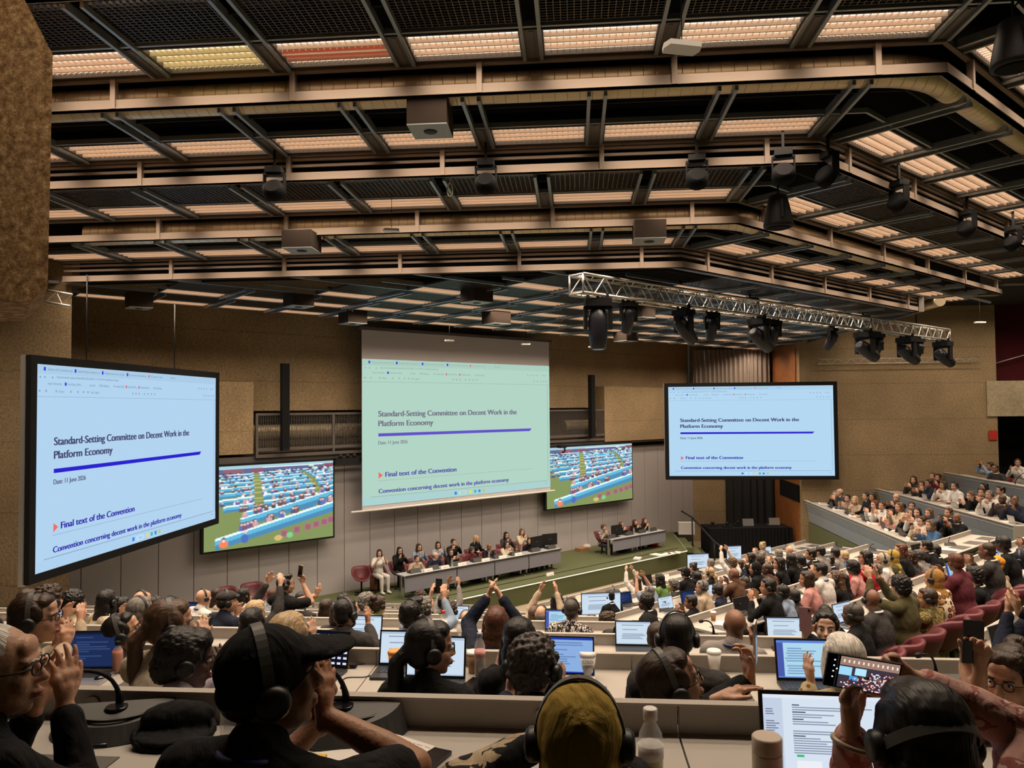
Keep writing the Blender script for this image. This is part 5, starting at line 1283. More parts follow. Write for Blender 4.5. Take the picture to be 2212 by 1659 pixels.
for px, py, hair, hc, top, skin, pose, fl, lab, hy in (
    (895, 1205, 'short', 'b', 'be', 'p', 'desk', '', 'person with dark hair in beige suit and pink tie at the first podium table', 0),
    (935, 1198, 'balding', 'm', 'nv', 'p', 'desk', 'g', 'balding person in navy suit with glasses looking down at the podium', .5),
    (968, 1192, 'bob', 'b', 'bk', 'p', 'clap', 'gf', 'clapping person with dark bob and glasses in black at the podium', -.5),
    (1014, 1190, 'curly', 'n', 'mr', 't', 'desk', 'f', 'person with greying curls in maroon patterned top at the podium', 0),
    (1053, 1180, 'bald', '-', 'bk', 'b', 'clap', '', 'bald person in black suit and white shirt clapping at the podium', -.5),
    (1088, 1178, 'long', 'k', 'cr', 'p', 'clap', 'gf', 'clapping person with long black hair in cream blouse at the podium', 0),
    (1138, 1168, 'bob', 'b', 'bk', 'p', 'desk', 'f', 'person with dark brown bob in black turning to the neighbour at the podium', -.5),
    (1160, 1163, 'quiff', 'b', 'nv', 'p', 'desk', 'b', 'bearded person in navy suit behind the two black monitors', .5)):
    official(px, py, -24.25, hair, hc, top, skin, pose, fl, lab, hy)
for px, py, hair, hc, top, skin, pose, fl, lab, hy in (
    (817, 1194, 'bob', 'k', 'wh', 'p', 'clapside', 'fs', 'seated person in white dress clapping beside the empty maroon chair', -.5),
    (860, 1188, 'long', 'k', 'bk', 'p', 'clap', 'gf', 'person with long black hair and glasses clapping behind the beige suit', 0),
    (901, 1181, 'longwavy', 'b', 'lb', 'p', 'clap', 'gf', 'person in light blue shirt with hands together by the wall', 0),
    (943, 1177, 'bob', 'k', 'x6', 'p', 'clapside', 'gf', 'person with black bob in dotted blouse clapping by the wall', -.5),
    (977, 1171, 'short', 'k', 'bk', 'p', 'clapside', '', 'person in black suit and tie clapping by the wall', 0),
    (1022, 1162, 'long', 'y', 'bk', 'p', 'desk', 'gf', 'person with blond hair in black jacket by the wall', 0),
    (1090, 1155, 'longwavy', 'k', 'dg', 'p', 'clap', 'gf', 'person with long black hair standing out above the row by the wall', 0),
    (1122, 1148, 'longwavy', 'm', 'cr', 'p', 'clap', 'f', 'person with wavy brown hair in cream jacket at the end of the wall row', -.5)):
    official(px, py, -25.05, hair, hc, top, skin, pose, fl, lab, hy)
for px, py, hair, hc, top, skin, pose, fl, lab in (
    (1300, 1146, 'curly', 'm', 'x1', 'p', 'clap', 'fs', 'person with curly hair in black and white patterned dress clapping at the side table'),
    (1337, 1138, 'short', 'm', 'bk', 'p', 'clap', 'g', 'person with glasses in black jacket behind the side table monitor'),
    (1367, 1137, 'bob', 'r', 'bk', 'p', 'clap', 'f', 'person with reddish bob in black at the middle of the side table'),
    (1388, 1131, 'long', 'r', 'bk', 'p', 'clap', 'fs', 'tallest person with long reddish hair in sleeveless black clapping at the side table')):
    official(px, py, -24.5, hair, hc, top, skin, pose, fl, lab)
# empty chairs
for px, py, lab in ((781, 1283, 'empty maroon tub chair at the pillar end of the podium'),):
    P = onZ(px, py, ZST); o = put_chair(P.x, P.y, ZST, R45+PI-.35, lab); o.scale = (SS,)*3
for px, py, z, lab in ((490, 1262, 1.1, 'maroon chair back under the pillar-side LED display'), (550, 1262, 1.1, 'maroon chair with a person in dotted shirt under the LED display')):
    P = onR(px, py, -24.6); o = put_chair(P.x, P.y, ZST, R45+PI, lab)
# consoles, name cards, bottles, monitors, papers
def on_table(px, c, off, ztop):
    P = onR(px, 1200, c); n = Vector((-1, 1, 0)).normalized(); return Vector((P.x, P.y, ztop))+n*off
def console(P, rz, label, sc=1.0):
    t = empty('desk_console', P, rz, label, 'console', 'dark consoles on the tables')
    m = MB(); i = m.addv([(-.17, -.10, 0), (.17, -.10, 0), (.17, .12, 0), (-.17, .12, 0), (-.16, -.04, .12), (.16, -.04, .12), (.17, .12, .02), (-.17, .12, .02)])
    for q in ((0,3,2,1),(4,5,6,7),(0,1,5,4),(1,2,6,5),(2,3,7,6),(3,0,4,7)): m.face(q)
    m.build('body', 'console_dark', t)
    m = MB(); m.box((-.12, .0, .075), (.12, .004, .08)); m.build('speaker_slot', 'ink', t)
    t.scale = (sc,)*3; return t
def name_card(P, rz, label, group='white name cards', sc=1.0):
    t = empty('name_card', P, rz, label, 'name card', group); t.scale = (sc,)*3
    m = MB(); i = m.addv([(-.14, -.035, 0), (.14, -.035, 0), (.14, 0, .09), (-.14, 0, .09), (-.14, .035, 0), (.14, .035, 0)]); m.face((0, 1, 2, 3)); m.face((3, 2, 5, 4)); m.face((0, 3, 4)); m.face((1, 5, 2)); m.build('card', 'paper', t)
    m = MB(); m.T = Matrix.Rotation(math.radians(21), 4, 'X'); 
    for k in range(7): m.box((-.085+.025*k, -.036, .052), (-.085+.025*k+.017, -.0345, .062))
    m.build('print', 'ink', t); return t
def bottle_thing(name, P, prof, body, cap, label, cat='bottle', liquid=None, lab_band=None, cap_prof=None):
    t = empty(name, P, 0, label, cat); m = MB(); m.lathe(prof, 20); m.build('body', body, t)
    z = prof[-1][1]; r = prof[-1][0]
    m = MB(); m.lathe(cap_prof or [(r*1.25, z-.004), (r*1.25, z+.016), (r*1.1, z+.018)], 18); m.build('cap', cap, t)
    if liquid: 
        m = MB(); h = liquid[1]; pr = [(a*.93, b) for a, b in prof if b < h] ; pr.append((pr[-1][0], h)); pr[0] = (pr[0][0], .003); m.lathe(pr, 18); m.build('liquid', liquid[0], t)
    if lab_band:
        m = MB(); m.lathe([(lab_band[1]*1.01, lab_band[2]), (lab_band[1]*1.01, lab_band[3])], 20); m.build('label_band', lab_band[0], t)
    return t
BP = [(.03, 0), (.033, .01), (.033, .13), (.028, .16), (.013, .19), (.012, .215)]
cs = [902, 950, 1000, 1055, 1100, 1135]
for i, px in enumerate((905, 945, 993, 1040, 1085, 1122, 1165, 1200)): console(on_table(px, CT, .22, 1.17), R45, 'dark sloping console on the podium table, %s from the beige suit' % ORD[i], .95)
for i, px in enumerate((928, 964, 1001, 1052, 1089, 1123)): name_card(on_table(px, CT, .07, 1.17), R45, 'white name card on the podium table, %s from the beige suit' % ORD[i], 'name cards on the podium', .95)
P = onZ(1188, 1243, ZST); name_card(P, R45, 'white name card standing on the green stage floor', 'name cards on the podium', 1.0)
for i, px in enumerate((982, 1062, 1132)): bottle_thing('steel_flask', on_table(px, CT, .12, 1.17), BP, 'steel', 'steel', 'slim steel flask on the podium table, %s from the beige suit' % ORD[i])
for i, px in enumerate((1380, 1413)): bottle_thing('steel_flask', on_table(px, C2, .2, 1.13), BP, 'steel', 'steel', 'slim steel flask on the side table, %s from the curly-haired person' % ORD[i])
for i, px in enumerate((1333, 1372, 1400, 1424)): console(on_table(px, C2, .3, 1.13), R45, 'dark sloping console on the side table, %s from the curly-haired person' % ORD[i])
def monitor(P, rz, w, h, label, glow=None):
    t = empty('monitor', P, rz, label, 'monitor')
    m = MB(); m.box((-.1, -.07, 0), (.1, .07, .012)); m.box((-.02, .0, .01), (.02, .02, .15)); m.build('stand', 'black', t)
    m = MB(); m.box((-w/2, -.005, .09), (w/2, .03, .09+h)); m.build('housing', 'black', t)
    if glow is not None: pix('screen', t, w-.02, h-.02, glow, -.007, 1.0, -w/2+.01, .10)
    else: m = MB(); m.box((-.05, -.0065, .09+h/2), (.05, -.0055, .09+h/2+.012)); m.build('badge', 'rail_dark', t)
    return t
monitor(on_table(1175, CT, .3, 1.17), R45+.1, .52, .32, 'black monitor back on the podium, nearer the bearded person'); monitor(on_table(1203, CT, .3, 1.17), R45-.25, .50, .34, 'black monitor back at the very end of the podium table')
monitor(on_table(1348, C2, .3, 1.13), R45, .5, .3, 'black monitor back on the side table')
# floor things on stage
for i, (px, py) in enumerate(((1415, 1198), (1428, 1200), (1440, 1197), (1452, 1196), (1464, 1194), (1377, 1208))):
    P = onZ(px, py, ZST); m = MB(); m.box((-.16, -.11, .001), (.16, .11, .02+.03*(i == 5))); o = m.build('paper_stack', 'paper'); o.location = P; o.rotation_euler = (0, 0, R45+.1*i); tag(o, 'stack of white papers on the stage floor edge, %s from the side table leg' % ORD[i], 'papers', 'paper stacks on the stage')
P = onZ(1243, 1187, ZST)+Vector((.22, -.22, 0)); m = MB(); m.box((-.2, -.14, 0), (.2, .14, .11)); o = m.build('cardboard_box', mat('cardboard', (.30, .15, .07), .8)); o.location = P; o.rotation_euler = (0, 0, R45); tag(o, 'low brown cardboard box on the stage against the wall', 'box')
P = onZ(1265, 1182, ZST); m = MB(); m.box((-.15, -.1, 0), (.15, .1, .05)); m.box((-.12, -.09, .05), (.13, .08, .09)); o = m.build('paper_stack', 'paper'); o.location = P; o.rotation_euler = (0, 0, R45); tag(o, 'pile of papers beside the cardboard box on stage', 'papers')
m = MB(); m.box((-.12, -.12, 0), (.12, .12, .42)); o = m.build('side_box', 'wood'); P = onZ(812, 1274, ZST); o.location = P; o.rotation_euler = (0, 0, R45); tag(o, 'small dark wooden pedestal beside the empty maroon chair', 'pedestal')
# bags under the table
for i, (px, col, lab) in enumerate(((1045, 'black', 'black bag slumped under the podium table'), (1132, 'white', 'black and white patterned bag under the podium table'), (1152, 'black', 'black rucksack under the end of the podium table'), (1362, 'black', 'dark bag under the side table'))):
    c_ = CT if i < 3 else C2; P = on_table(px, c_, .45, ZST); m = MB(); m.ell((0, 0, .13), (.2, .13, .14)); m.ell((.05, 0, .22), (.1, .09, .08)); m.tube(bez((-.1, 0, .24), (0, 0, .4), (.1, 0, .24)), .012, 6); o = m.build('bag', 'cloth_bk' if col == 'black' else 'cloth_x1'); o.location = P; tag(o, lab, 'bag')
m = MB(); P = on_table(1430, C2, .35, ZST); m.lathe([(.13, 0), (.16, .30), (.165, .31)], 16); o = m.build('red_bin', mat('bin_red', (.45, .02, .02), .4)); o.location = P; tag(o, 'red waste bin under the side table', 'bin')
# stair rail, black draped table, laptops behind it, extinguisher
t = empty('stair_rail', (0, 0, 0), 0, 'black metal stair handrail at the end of the stage', 'railing')
A, B_, C_ = onZ(1480, 1150, .9), onZ(1499, 1210, .0), onZ(1498, 1165, 1.2)
p0 = Vector((3.9, 28.2, 1.55)); p1 = Vector((4.1, 27.0, 1.5)); p2 = Vector((4.55, 25.3, .95))
m = MB(); m.tube([p0, p1, p2, (5.2, 24.4, .5)], .03, 8); m.build('handrail', 'black', t)
for q in (p1, p2):
    m = MB(); m.tube([(q.x, q.y, q.z), (q.x, q.y, 0.0 if q is p2 else .0)], .028, 8); m.build('post', 'black', t)
m = MB(); 
for i in range(3): m.box((3.76+.0, 26.4+.0, 0), (4.6-.28*i+.0, 28.4, .18*(i+1)))
struct(m.build('floor_stairs', 'carpet_green'))
t = empty('draped_table', (4.75, 27.3, 0), .12, 'long table fully draped in black cloth in front of the black curtain', 'table')
m = MB(); m.smooth = False; m.box((0, 0, 0), (3.0, 1.1, 1.05)); m.build('top_cloth', 'black_matte', t)
curtain('skirt', (0, -.03, 0), (3.0, -.03, 0), .0, 1.05, 'black_matte', None, .02, .13); s_ = D.objects['skirt']; del s_['category']; s_.parent = t
for x, y, lab in ((6.25, 27.9, 'pale laptop back on the black-draped table, nearer the stage'), (7.25, 28.15, 'pale laptop back on the black-draped table, nearer the wooden wall')):
    m = MB(); m.T = Matrix.Translation((x, y, 1.055)) @ Matrix.Rotation(.1, 4, 'Z'); m.box((-.2, 0, 0), (.2, .28, .015)); m.T = m.T @ Matrix.Rotation(-.25, 4, 'X'); m.box((-.2, -.005, .015), (.2, .005, .27)); o = m.build('laptop', 'steel'); tag(o, lab, 'laptop')
for x, y in ((4.95, 27.8), (5.45, 27.7), (5.9, 28.0)):
    m = MB(); m.box((x-.16, y-.1, 1.06), (x+.16, y+.1, 1.13)); m.lathe([(.05, 1.13), (.07, 1.2), (.02, 1.24)], 10, (x, y, 0)); o = m.build('mixing_gear', 'black'); tag(o, 'dark sound gear on the black-draped table, %s from the stage' % ORD[int((x-4.9)*2)], 'equipment', 'gear on the draped table')
P = Vector((4.05, 29.4, .55)); m = MB(); m.box((3.9, 29.0, .55), (4.5, 29.3, 1.0)); o = m.build('storage_box', 'white'); tag(o, 'pale storage box standing at the end wall of the stage', 'box')
t = empty('fire_extinguisher', (7.72, 26.85, 0), 0, 'red fire extinguisher standing by the wooden wall edge', 'fire extinguisher')
m = MB(); m.lathe([(.08, 0), (.085, .03), (.085, .42), (.04, .5), (.03, .54)], 16); m.build('cylinder', 'bin_red', t); m = MB(); m.box((-.05, -.02, .54), (.06, .02, .6)); m.build('valve', 'black', t)
# ================================================================ THE PEOPLE NEAREST THE VIEWER, posed one by one
def hero(head, rz, lean, hands, hair, hc, top, skin, hy, hp=0, hr=0, fl='', label='', vox=.007, zfloor=None, standing=False, female=None, twist=0, poles=None, splay=.09, curl=.18, fist=(0, 0), ccol=None, sc=1.0, group=None):
    """head=(px,py,Y); hands=[(px,py,Y,d,n),...] wrist places seen in the photo, d/n in the room's axes"""
    Hw = onY(*head); z0 = .95 if standing else .5
    up = Vector((0, math.sin(lean), math.cos(lean))); hl = Vector((0, 0, z0))+up*.53+Vector((0, .045+.07*math.sin(max(0, -hp)+lean*.5), .150))
    Rz = Matrix.Rotation(rz, 3, 'Z'); base = Hw - Rz @ (hl*sc)
    M = Matrix.Translation(base) @ Matrix.Rotation(rz, 4, 'Z'); Ri = Rz.transposed()
    w, d, n = [], [], []
    for px, py, Y, dd, nn in hands:
        w.append(tuple(Ri @ (onY(px, py, Y)-base)/sc)); d.append(tuple(Ri @ Vector(dd))); n.append(tuple(Ri @ Vector(nn)))
    pose = dict(w=w, d=d, n=n, lean=lean, splay=splay, curl=curl, fist=fist, twist=twist)
    if poles: pose['pole'] = poles
    t, B = person(M, pose, hair, hc, top, skin, hy-rz*0, hp, hr, 'f' in fl, 's' in fl, 'h' in fl, 'g' in fl, 'F' in fl, 'b' in fl, label, group, sc, vox, ccol, standing, lany='l' in fl)
    return t, B, M
UP = (0, 0, 1)
# row 1
hero((-8, 1450, 1.78), -.45, .12, [(72, 1535, 2.0, (.15, .1, 1), (1, -.3, 0)), (140, 1528, 1.93, (-.05, .1, 1), (-1, .2, 0))], 'buzz', 'w', 'bk', 'l', -.75, 0, 0, 'hgF', 'grey-haired person in black jacket with glasses and headset clapping at the nearest desk', .0055, splay=.10)
tB, BB, MB_ = hero((583, 1478, 1.62), -.25, .10, [(690, 1560, 1.95, (-.1, .2, 1), (-.3, 1, 0)), (703, 1548, 1.80, (-.15, .25, 1), (-.9, .3, 0))], 'cap', 'bk', 'bk', 't', -.75, .12, 0, 'hsl', 'person in black cap and black shirt with headset, arm raised', .0055, poles=((-.6, -.2, -1), (1.2, -.1, -.5)))
hero((1252, 1600, 1.64), 0, .10, [(1175, 1600, 1.95, (.2, .3, 1), (1, 0, 0)), (1330, 1640, 1.95, (-.3, .2, 1), (-1, 0, 0))], 'hijab', 'gold', 'x3', 't', 0, -.05, 0, 'hf', 'person in golden satin headscarf with headset over it at the nearest desk', .0055, poles=((-1.6, -.1, -.3), (1.2, -.1, -.8)))
tD, BD, MD = hero((1994, 1600, 1.64), 0, .05, [(1838, 1578, 1.74, (.02, .10, 1), (.75, -.5, .1)), (1985, 1470, 1.80, (-.95, -.05, .35), (-.25, -.9, -.1))], 'bob', 'k', 'x5', 'p', .1, -.1, 0, 'f', 'person with black hair in pink floral top filming with a phone', .0055, poles=((-.05, -.25, -1), (1.4, -.1, -.6)), fist=(.35, .45))
m = MB(); 
# headset band resting low at the back of that head
hb = headset(tD, True); hb.matrix_local = BD[2] @ Matrix.Rotation(.95, 4, 'X') @ Matrix.Diagonal((1.12, 1.05, 1.0, 1))
bw = onY(1836, 1606, 1.73); m = MB(); e1 = Matrix.Rotation(.3, 3, 'Y'); m.tube([tuple(bw+e1 @ Vector((.036*math.cos(a*PI/12), .036*math.sin(a*PI/12), 0))) for a in range(25)], .0062, 10, False)
o = m.build('bangle', mat('jade', (.45, .36, .26), .25)); o.parent = tD; o.matrix_parent_inverse = tD.matrix_world.inverted()
# row 2
hero((76, 1338, 3.35), -.5, .1, [(118, 1400, 3.75, (.1, .3, 1), (1, -.3, 0)), (140, 1400, 3.7, (-.1, .3, 1), (-1, .2, 0))], 'short', 'b', 'be', 'l', -.65, 0, 0, 'hgF', 'person in beige shirt with headset and glasses clapping before an open laptop', .007)
hero((368, 1352, 3.4), -.3, .12, [(425, 1390, 3.85, (.1, .3, 1), (1, -.3, 0)), (438, 1390, 3.8, (-.1, .3, 1), (-1, .2, 0))], 'ponytail', 'm', 'cr', 'p', -.6, 0, 0, 'hfF', 'person in cream sweater with brown tied hair and headset, face turned', .007)
hero((403, 1428, 2.9), -.3, .15, [(462, 1470, 3.35, (.1, .3, 1), (1, -.2, 0)), (478, 1472, 3.25, (-.1, .2, 1), (-1, .2, 0))], 'braids', 'k', 'lp', 'd', -.7, -.1, 0, 'hFl', 'person with black braided hair, headset, white collar and dark blue lanyard', .007, ccol='white')
hero((621, 1378, 3.5), 0, .1, [(660, 1440, 4.0, (.1, .3, 1), (1, 0, 0)), (672, 1390, 3.95, (0, .2, 1), (-1, .2, 0))], 'long', 'y', 'bk', 'p', -.1, 0, 0, 'f', 'person with straight blond hair seated behind the black cap', .007)
hero((268, 1368, 4.3), -.4, -.05, [(300, 1450, 4.7, (1, .3, 0), (0, 0, -1)), (250, 1460, 4.7, (1, .3, 0), (0, 0, -1))], 'short', 'k', 'dg', 'l', -.7, .35, 0, 'hgbF', 'bearded person with dark-framed glasses looking up past the cream sweater', .008)
hero((930, 1402, 3.25), -.15, .12, [(930, 1500, 3.7, (.3, 1, 0), (0, 0, -1)), (985, 1500, 3.7, (-.3, 1, 0), (0, 0, -1))], 'ponytail', 'k', 'bk', 'l', -.95, -.05, 0, 'hgfF', 'person with black ponytail in black jacket, headset, looking at an open laptop', .007)
hero((1122, 1385, 3.95), 0, .18, [(1075, 1440, 4.2, (.3, .3, 1), (.8, .3, 0)), (1180, 1470, 4.3, (-.3, 1, 0), (0, 0, -1))], 'long', 'k', 'bk', 'l', -.1, -.1, 0, 'f', 'person with long black hair in black behind the grey-haired navy jacket', .008)
hero((1152, 1444, 2.95), -.1, .15, [(1100, 1500, 3.3, (.1, .3, 1), (1, 0, 0)), (1205, 1512, 3.3, (.2, .3, .9), (-1, .3, 0))], 'curly', 'n', 'nv', 'l', -.2, -.1, 0, 'h', 'person with greying curly hair, headset and navy jacket in the second row', .007, ccol='white')
hero((1462, 1380, 3.75), 0, .15, [(1420, 1480, 4.1, (.1, .8, .2), (1, 0, -.5)), (1520, 1480, 4.1, (-.1, .8, .2), (-1, 0, -.5))], 'buzz', 'k', 'dg', 'b', 0, -.12, 0, 'h', 'broad-shouldered person with shaved head and headset in dark grey jacket', .007, sc=1.05)
tM, BM_, MM = hero((1450, 1478, 2.62), -.55, .05, [(1657, 1452, 2.85, (-.05, .05, 1), (-.8, -.2, 0)), (1553, 1512, 2.75, (.9, .1, .35), (-.2, -.2, -1))], 'short', 'b', 'bk', 'l', -.75, .30, .05, 'hgbF', 'bearded person with wire glasses and headset turned sideways, gesturing with open hand', .006, ccol='white', splay=.22, poles=((.8, .2, -1), (.2, -.3, -1)), fist=(.4, 0))
hero((1824, 1428, 3.5), 0, .1, [(1752, 1478, 3.75, (-.12, .2, 1), (.9, .2, 0)), (1850, 1480, 4.0, (-.3, 1, 0), (0, 0, -1))], 'bob', 'w', 'x4', 'p', 0, -.05, 0, 'f', 'person with white hair in golden checked clothing, one hand raised', .007)
hero((2180, 1468, 3.0), 1.55, .05, [(2085, 1440, 2.95, (.1, -.1, 1), (.4, -.6, 0)), (2118, 1445, 2.85, (-.05, -.1, 1), (-.6, -.5, 0))], 'bun', 'b', 'wh', 'l', .75, -.05, 0, 'gfFs', 'person with round red glasses in pale pink blouse photographing with a black phone', .006, fist=(.5, .5))
# row 3 and beyond
hero((747, 1326, 5.75), -.1, .1, [(700, 1400, 6.1, (.3, 1, 0), (0, 0, -1)), (795, 1350, 6.1, (-.1, .3, 1), (-1, .2, 0))], 'short', 'k', 'dg', 't', -.3, 0, 0, 'hb', 'person with black hair in dark grey suit before the laptop in the third row', .008)
hero((1072, 1347, 5.4), 0, .0, [(1054, 1288, 5.6, (.35, .1, .9), (1, 0, 0)), (1082, 1290, 5.6, (-.5, .1, .85), (-1, 0, 0))], 'long', 'r', 'nv', 'p', 0, .1, 0, 'f', 'person with long auburn hair in navy clapping with both arms high', .008)
hero((1784, 1358, 5.3), 2.75, .05, [(1735, 1372, 5.0, (.05, -.05, 1), (.2, -.8, 0)), (1760, 1400, 5.0, (.6, -.3, .1), (0, 0, -1))], 'bun', 'k', 'nv', 'p', .1, .12, 0, 'fF', 'person with dark hair in navy jacket turned round towards the viewer', .008, fist=(0.5, .2))
hero((2262, 1280, 5.4), .2, 0, [(2178, 1322, 5.3, (.1, 0, 1), (1, 0, 0)), (2196, 1318, 5.2, (-.2, 0, 1), (-1, 0, 0))], 'short', 'k', 'nv', 'l', 0, 0, 0, '', 'hands and dark sleeves clapping at the angled third row beside a laptop', .008, ccol='white')
tS, BS, MS = hero((617, 1264, 9.2), -.5, .03, [(690, 1285, 9.4, (.3, .3, .8), (-1, .3, 0)), (655, 1262, 9.35, (-.05, .1, 1), (-.3, -.8, 0))], 'quiff', 'k', 'bk', 'l', -.5, .1, 0, 'hgFs', 'person standing in black shirt with glasses and headset, filming with a phone', .009, standing=True, fist=(0, .5))
# phones being held
rp = np.random.RandomState(3)
def phone_view(R=40, C_=20):
    im = np.zeros((C_, R, 3)); im[:] = lin(60, 50, 60); im[:6] = lin(150, 120, 105); im[2:4, ::3] = lin(230, 220, 210); im[7:13, 7:15] = lin(150, 205, 235); im[7:12, 17:24] = lin(170, 220, 240); im[13:16, 14:20] = lin(70, 150, 210); im[12:15, 24:] = lin(110, 90, 80)
    for j in range(300):
        u, v = rp.randint(9, R), rp.randint(9, C_); 
        if v > 22-u*.5: im[v, u] = [lin(220, 150, 140), lin(90, 30, 40), lin(200, 210, 235), lin(40, 35, 60), lin(240, 190, 180)][rp.randint(5)]
    im[:, :7] = 0; im[:, 5] = lin(25, 25, 25); im[3:17:4, 3] = lin(230, 230, 230); im[9, 5] = 1
    return im
img = phone_view(44, 22)
# landscape phone: its long axis lies across the view
P = onY(1862, 1456, 1.72); Rp = Matrix.Rotation(.15, 4, 'Y') @ Matrix.Rotation(.10, 4, 'X')
t = empty('phone', (0, 0, 0), 0, 'landscape phone showing the hall, held up by the person with black hair', 'phone'); t.matrix_world = Matrix.Translation(P) @ Rp
m = MB(); m.box((-.0785, -.004, -.0375), (.0785, .004, .0375)); m.build('case', 'black', t); pix('screen', t, .150, .070, img, -.0045, 1.15, -.075, -.035)
phone(Matrix.Translation(onY(1631, 1388, 2.88)) @ Matrix.Rotation(1.25, 4, 'Z'), 'white-edged phone held upright by the bearded person with wire glasses', 'white')
phone(Matrix.Translation(onY(2102, 1386, 2.85)) @ Matrix.Rotation(.1, 4, 'Z') @ Matrix.Rotation(.06, 4, 'Y'), 'black phone held up in both hands by the person with round red glasses', 'black_gloss')
phone(Matrix.Translation(onY(1740, 1338, 4.95)) @ Matrix.Rotation(PI-.3, 4, 'Z'), 'pink phone held up by the person turned towards the viewer', mat('pink_case', (.42, .22, .26), .4))
phone(Matrix.Translation(onY(649, 1234, 9.3)) @ Matrix.Rotation(-.4, 4, 'Z') @ Matrix.Rotation(.15, 4, 'Y'), 'gold phone held up by the standing person in black', mat('gold_case', (.35, .25, .12), .3))

# printed emblem and lines on the lanyard at the back of the neck
nb = BB[2].translation-V(0, .05, .145); m = MB()
m.tube([(nb.x+.045+.011*math.cos(a*PI/10), nb.y-.074, nb.z+.012+.011*math.sin(a*PI/10)) for a in range(21)], .0012, 5, False); m.tube([(nb.x+.045+.006*math.cos(a*PI/8), nb.y-.074, nb.z+.012+.006*math.sin(a*PI/8)) for a in range(17)], .001, 5, False)
m.box((nb.x-.02, nb.y-.081, nb.z+.012), (nb.x+.028, nb.y-.079, nb.z+.014)); m.box((nb.x-.005, nb.y-.081, nb.z+.005), (nb.x+.028, nb.y-.079, nb.z+.007)); m.build('lanyard_print', 'white', tB)
# ================================================================ THINGS ON THE DESKS
def page_img(bg, bar, lines, R=30, C_=44, side=None, seed=0):
    g = np.random.RandomState(seed); im = np.zeros((R, C_, 3)); im[:] = bg; im[:2] = bar
    for i in range(4, R-3, 2):
        if g.rand() < .75: a = 6+g.randint(3); im[i, a:a+int((C_-12)*g.uniform(.3, 1))] = lines
    if side is not None: im[2:, :5] = side
    im[-1] = bar; return im
WHT, BLU, DRK = lin(205, 222, 238), lin(60, 95, 175), lin(22, 30, 52)
SC = {'doc': page_img(WHT, lin(170, 190, 215), lin(135, 150, 175)), 'word': page_img(lin(140, 175, 225), lin(35, 60, 160), lin(105, 135, 185), seed=3), 'dark': page_img(lin(30, 45, 85), lin(20, 30, 55), lin(55, 75, 120), seed=5),
      'mail': page_img(lin(175, 215, 235), lin(90, 130, 215), lin(120, 160, 200), side=lin(75, 90, 170), seed=6), 'off': None}
ch = np.zeros((66, 100, 3)); ch[:] = lin(214, 226, 240); ch[:, :16] = lin(196, 208, 228); ch[:3] = lin(225, 232, 242); gc = np.random.RandomState(8)
for i in range(6, 62, 2):
    if gc.rand() < .55: ch[i, 2:2+gc.randint(5, 12)] = lin(120, 130, 155)
    if i in (8, 14, 20, 34): ch[i, 24:24+gc.randint(6, 12)] = lin(70, 75, 95)
    elif gc.rand() < .6 and i < 50: ch[i, 24:24+gc.randint(20, 66)] = lin(140, 150, 172)
ch[44:50, 2:13] = lin(90, 130, 225); ch[44:50, 2:4] = lin(220, 80, 140); ch[52:54, 3:13] = lin(40, 30, 80); ch[50:52, 26:32] = lin(60, 190, 120); ch[55:62, 26:46] = lin(235, 240, 246); ch[63:] = lin(190, 205, 228); ch[64, 46] = lin(30, 90, 220); SC['chat'] = ch
g_ = np.random.RandomState(2); im_ = np.zeros((30, 40, 3)); im_[:] = lin(14, 18, 40); 
for i in range(2, 30, 5):
    for j in range(2, 40, 5):
        if i < 12 or j > 26: im_[i:i+2, j:j+3] = lin(225, 225, 230)
im_[8:12, 4:18] = lin(60, 80, 130); SC['icons'] = im_
def laptop(P, rz, w, scr, label, body='steel', open_=1.80, sc=1.0, group=None):
    t = empty('laptop', P, rz, label, 'laptop', group); h = w*.66; t.scale = (sc,)*3
    m = MB(); m.box((-w/2, -h, 0), (w/2, 0, .014)); m.build('base', body, t)
    m = MB(); 
    for r in range(5):
        for c in range(12): x = -w*.43+w*.86*c/12; y = -h*.12-h*.48*(r+1)/5; m.box((x, y, .014), (x+w*.86/12-.003, y+h*.48/5-.003, .016))
    m.build('keys', 'dark_plastic', t)
    m = MB(); m.box((-w*.15, -h*.95, .014), (w*.15, -h*.68, .0148)); m.build('touchpad', body, t)
    l = empty('x', (0, 0, .01)); D.objects.remove(l)
    m = MB(); R = Matrix.Rotation(PI/2-(open_-PI/2)-PI/2, 4, 'X'); R = Matrix.Rotation(-(open_-PI/2), 4, 'X'); m.T = R; m.box((-w/2, -.003, .0), (w/2, .004, h)); lid = m.build('lid', body if body != 'steel' else 'steel', t); lid.location = (0, 0, .014)
    m = MB(); m.box((-w/2+.003, -.0045, .004), (w/2-.003, -.003, h-.003)); m.T = Matrix.Identity(4); b = m.build('bezel', 'black', lid); b.rotation_euler = (-(open_-PI/2), 0, 0)
    if SC[scr] is not None: s = pix('screen', lid, w-.02, h-.024, SC[scr], 0, 1.0, -w/2+.01, .014); s.matrix_local = Matrix.Rotation(-(open_-PI/2), 4, 'X') @ Matrix.Translation((0, -.0055, 0))
    return t
def desk_pt(px, py, k): return onZ(px, py, ZT[k]+.002)
def lap(px, py, k, rz, w, scr, label, body='steel', sc=1.0, ang=False, open_=1.8):
    """px,py: the hinge of the laptop on the desk of row k"""
    P = desk_pt(px, py, k)
    if not ang and P.y > RY[k]-.06: P.y = RY[k]-.06
    if not ang and P.y < RY[k]-.45: P.y = RY[k]-.45
    return laptop(P, rz, w, scr, label, body, open_, sc)
lap(196, 1452, 2, .1, .33, 'dark', 'silver laptop with dark blue screen beside the orange juice bottle')
lap(940, 1470, 2, -.02, .34, 'doc', 'laptop with bright document in front of the black ponytail', 'dark_plastic')
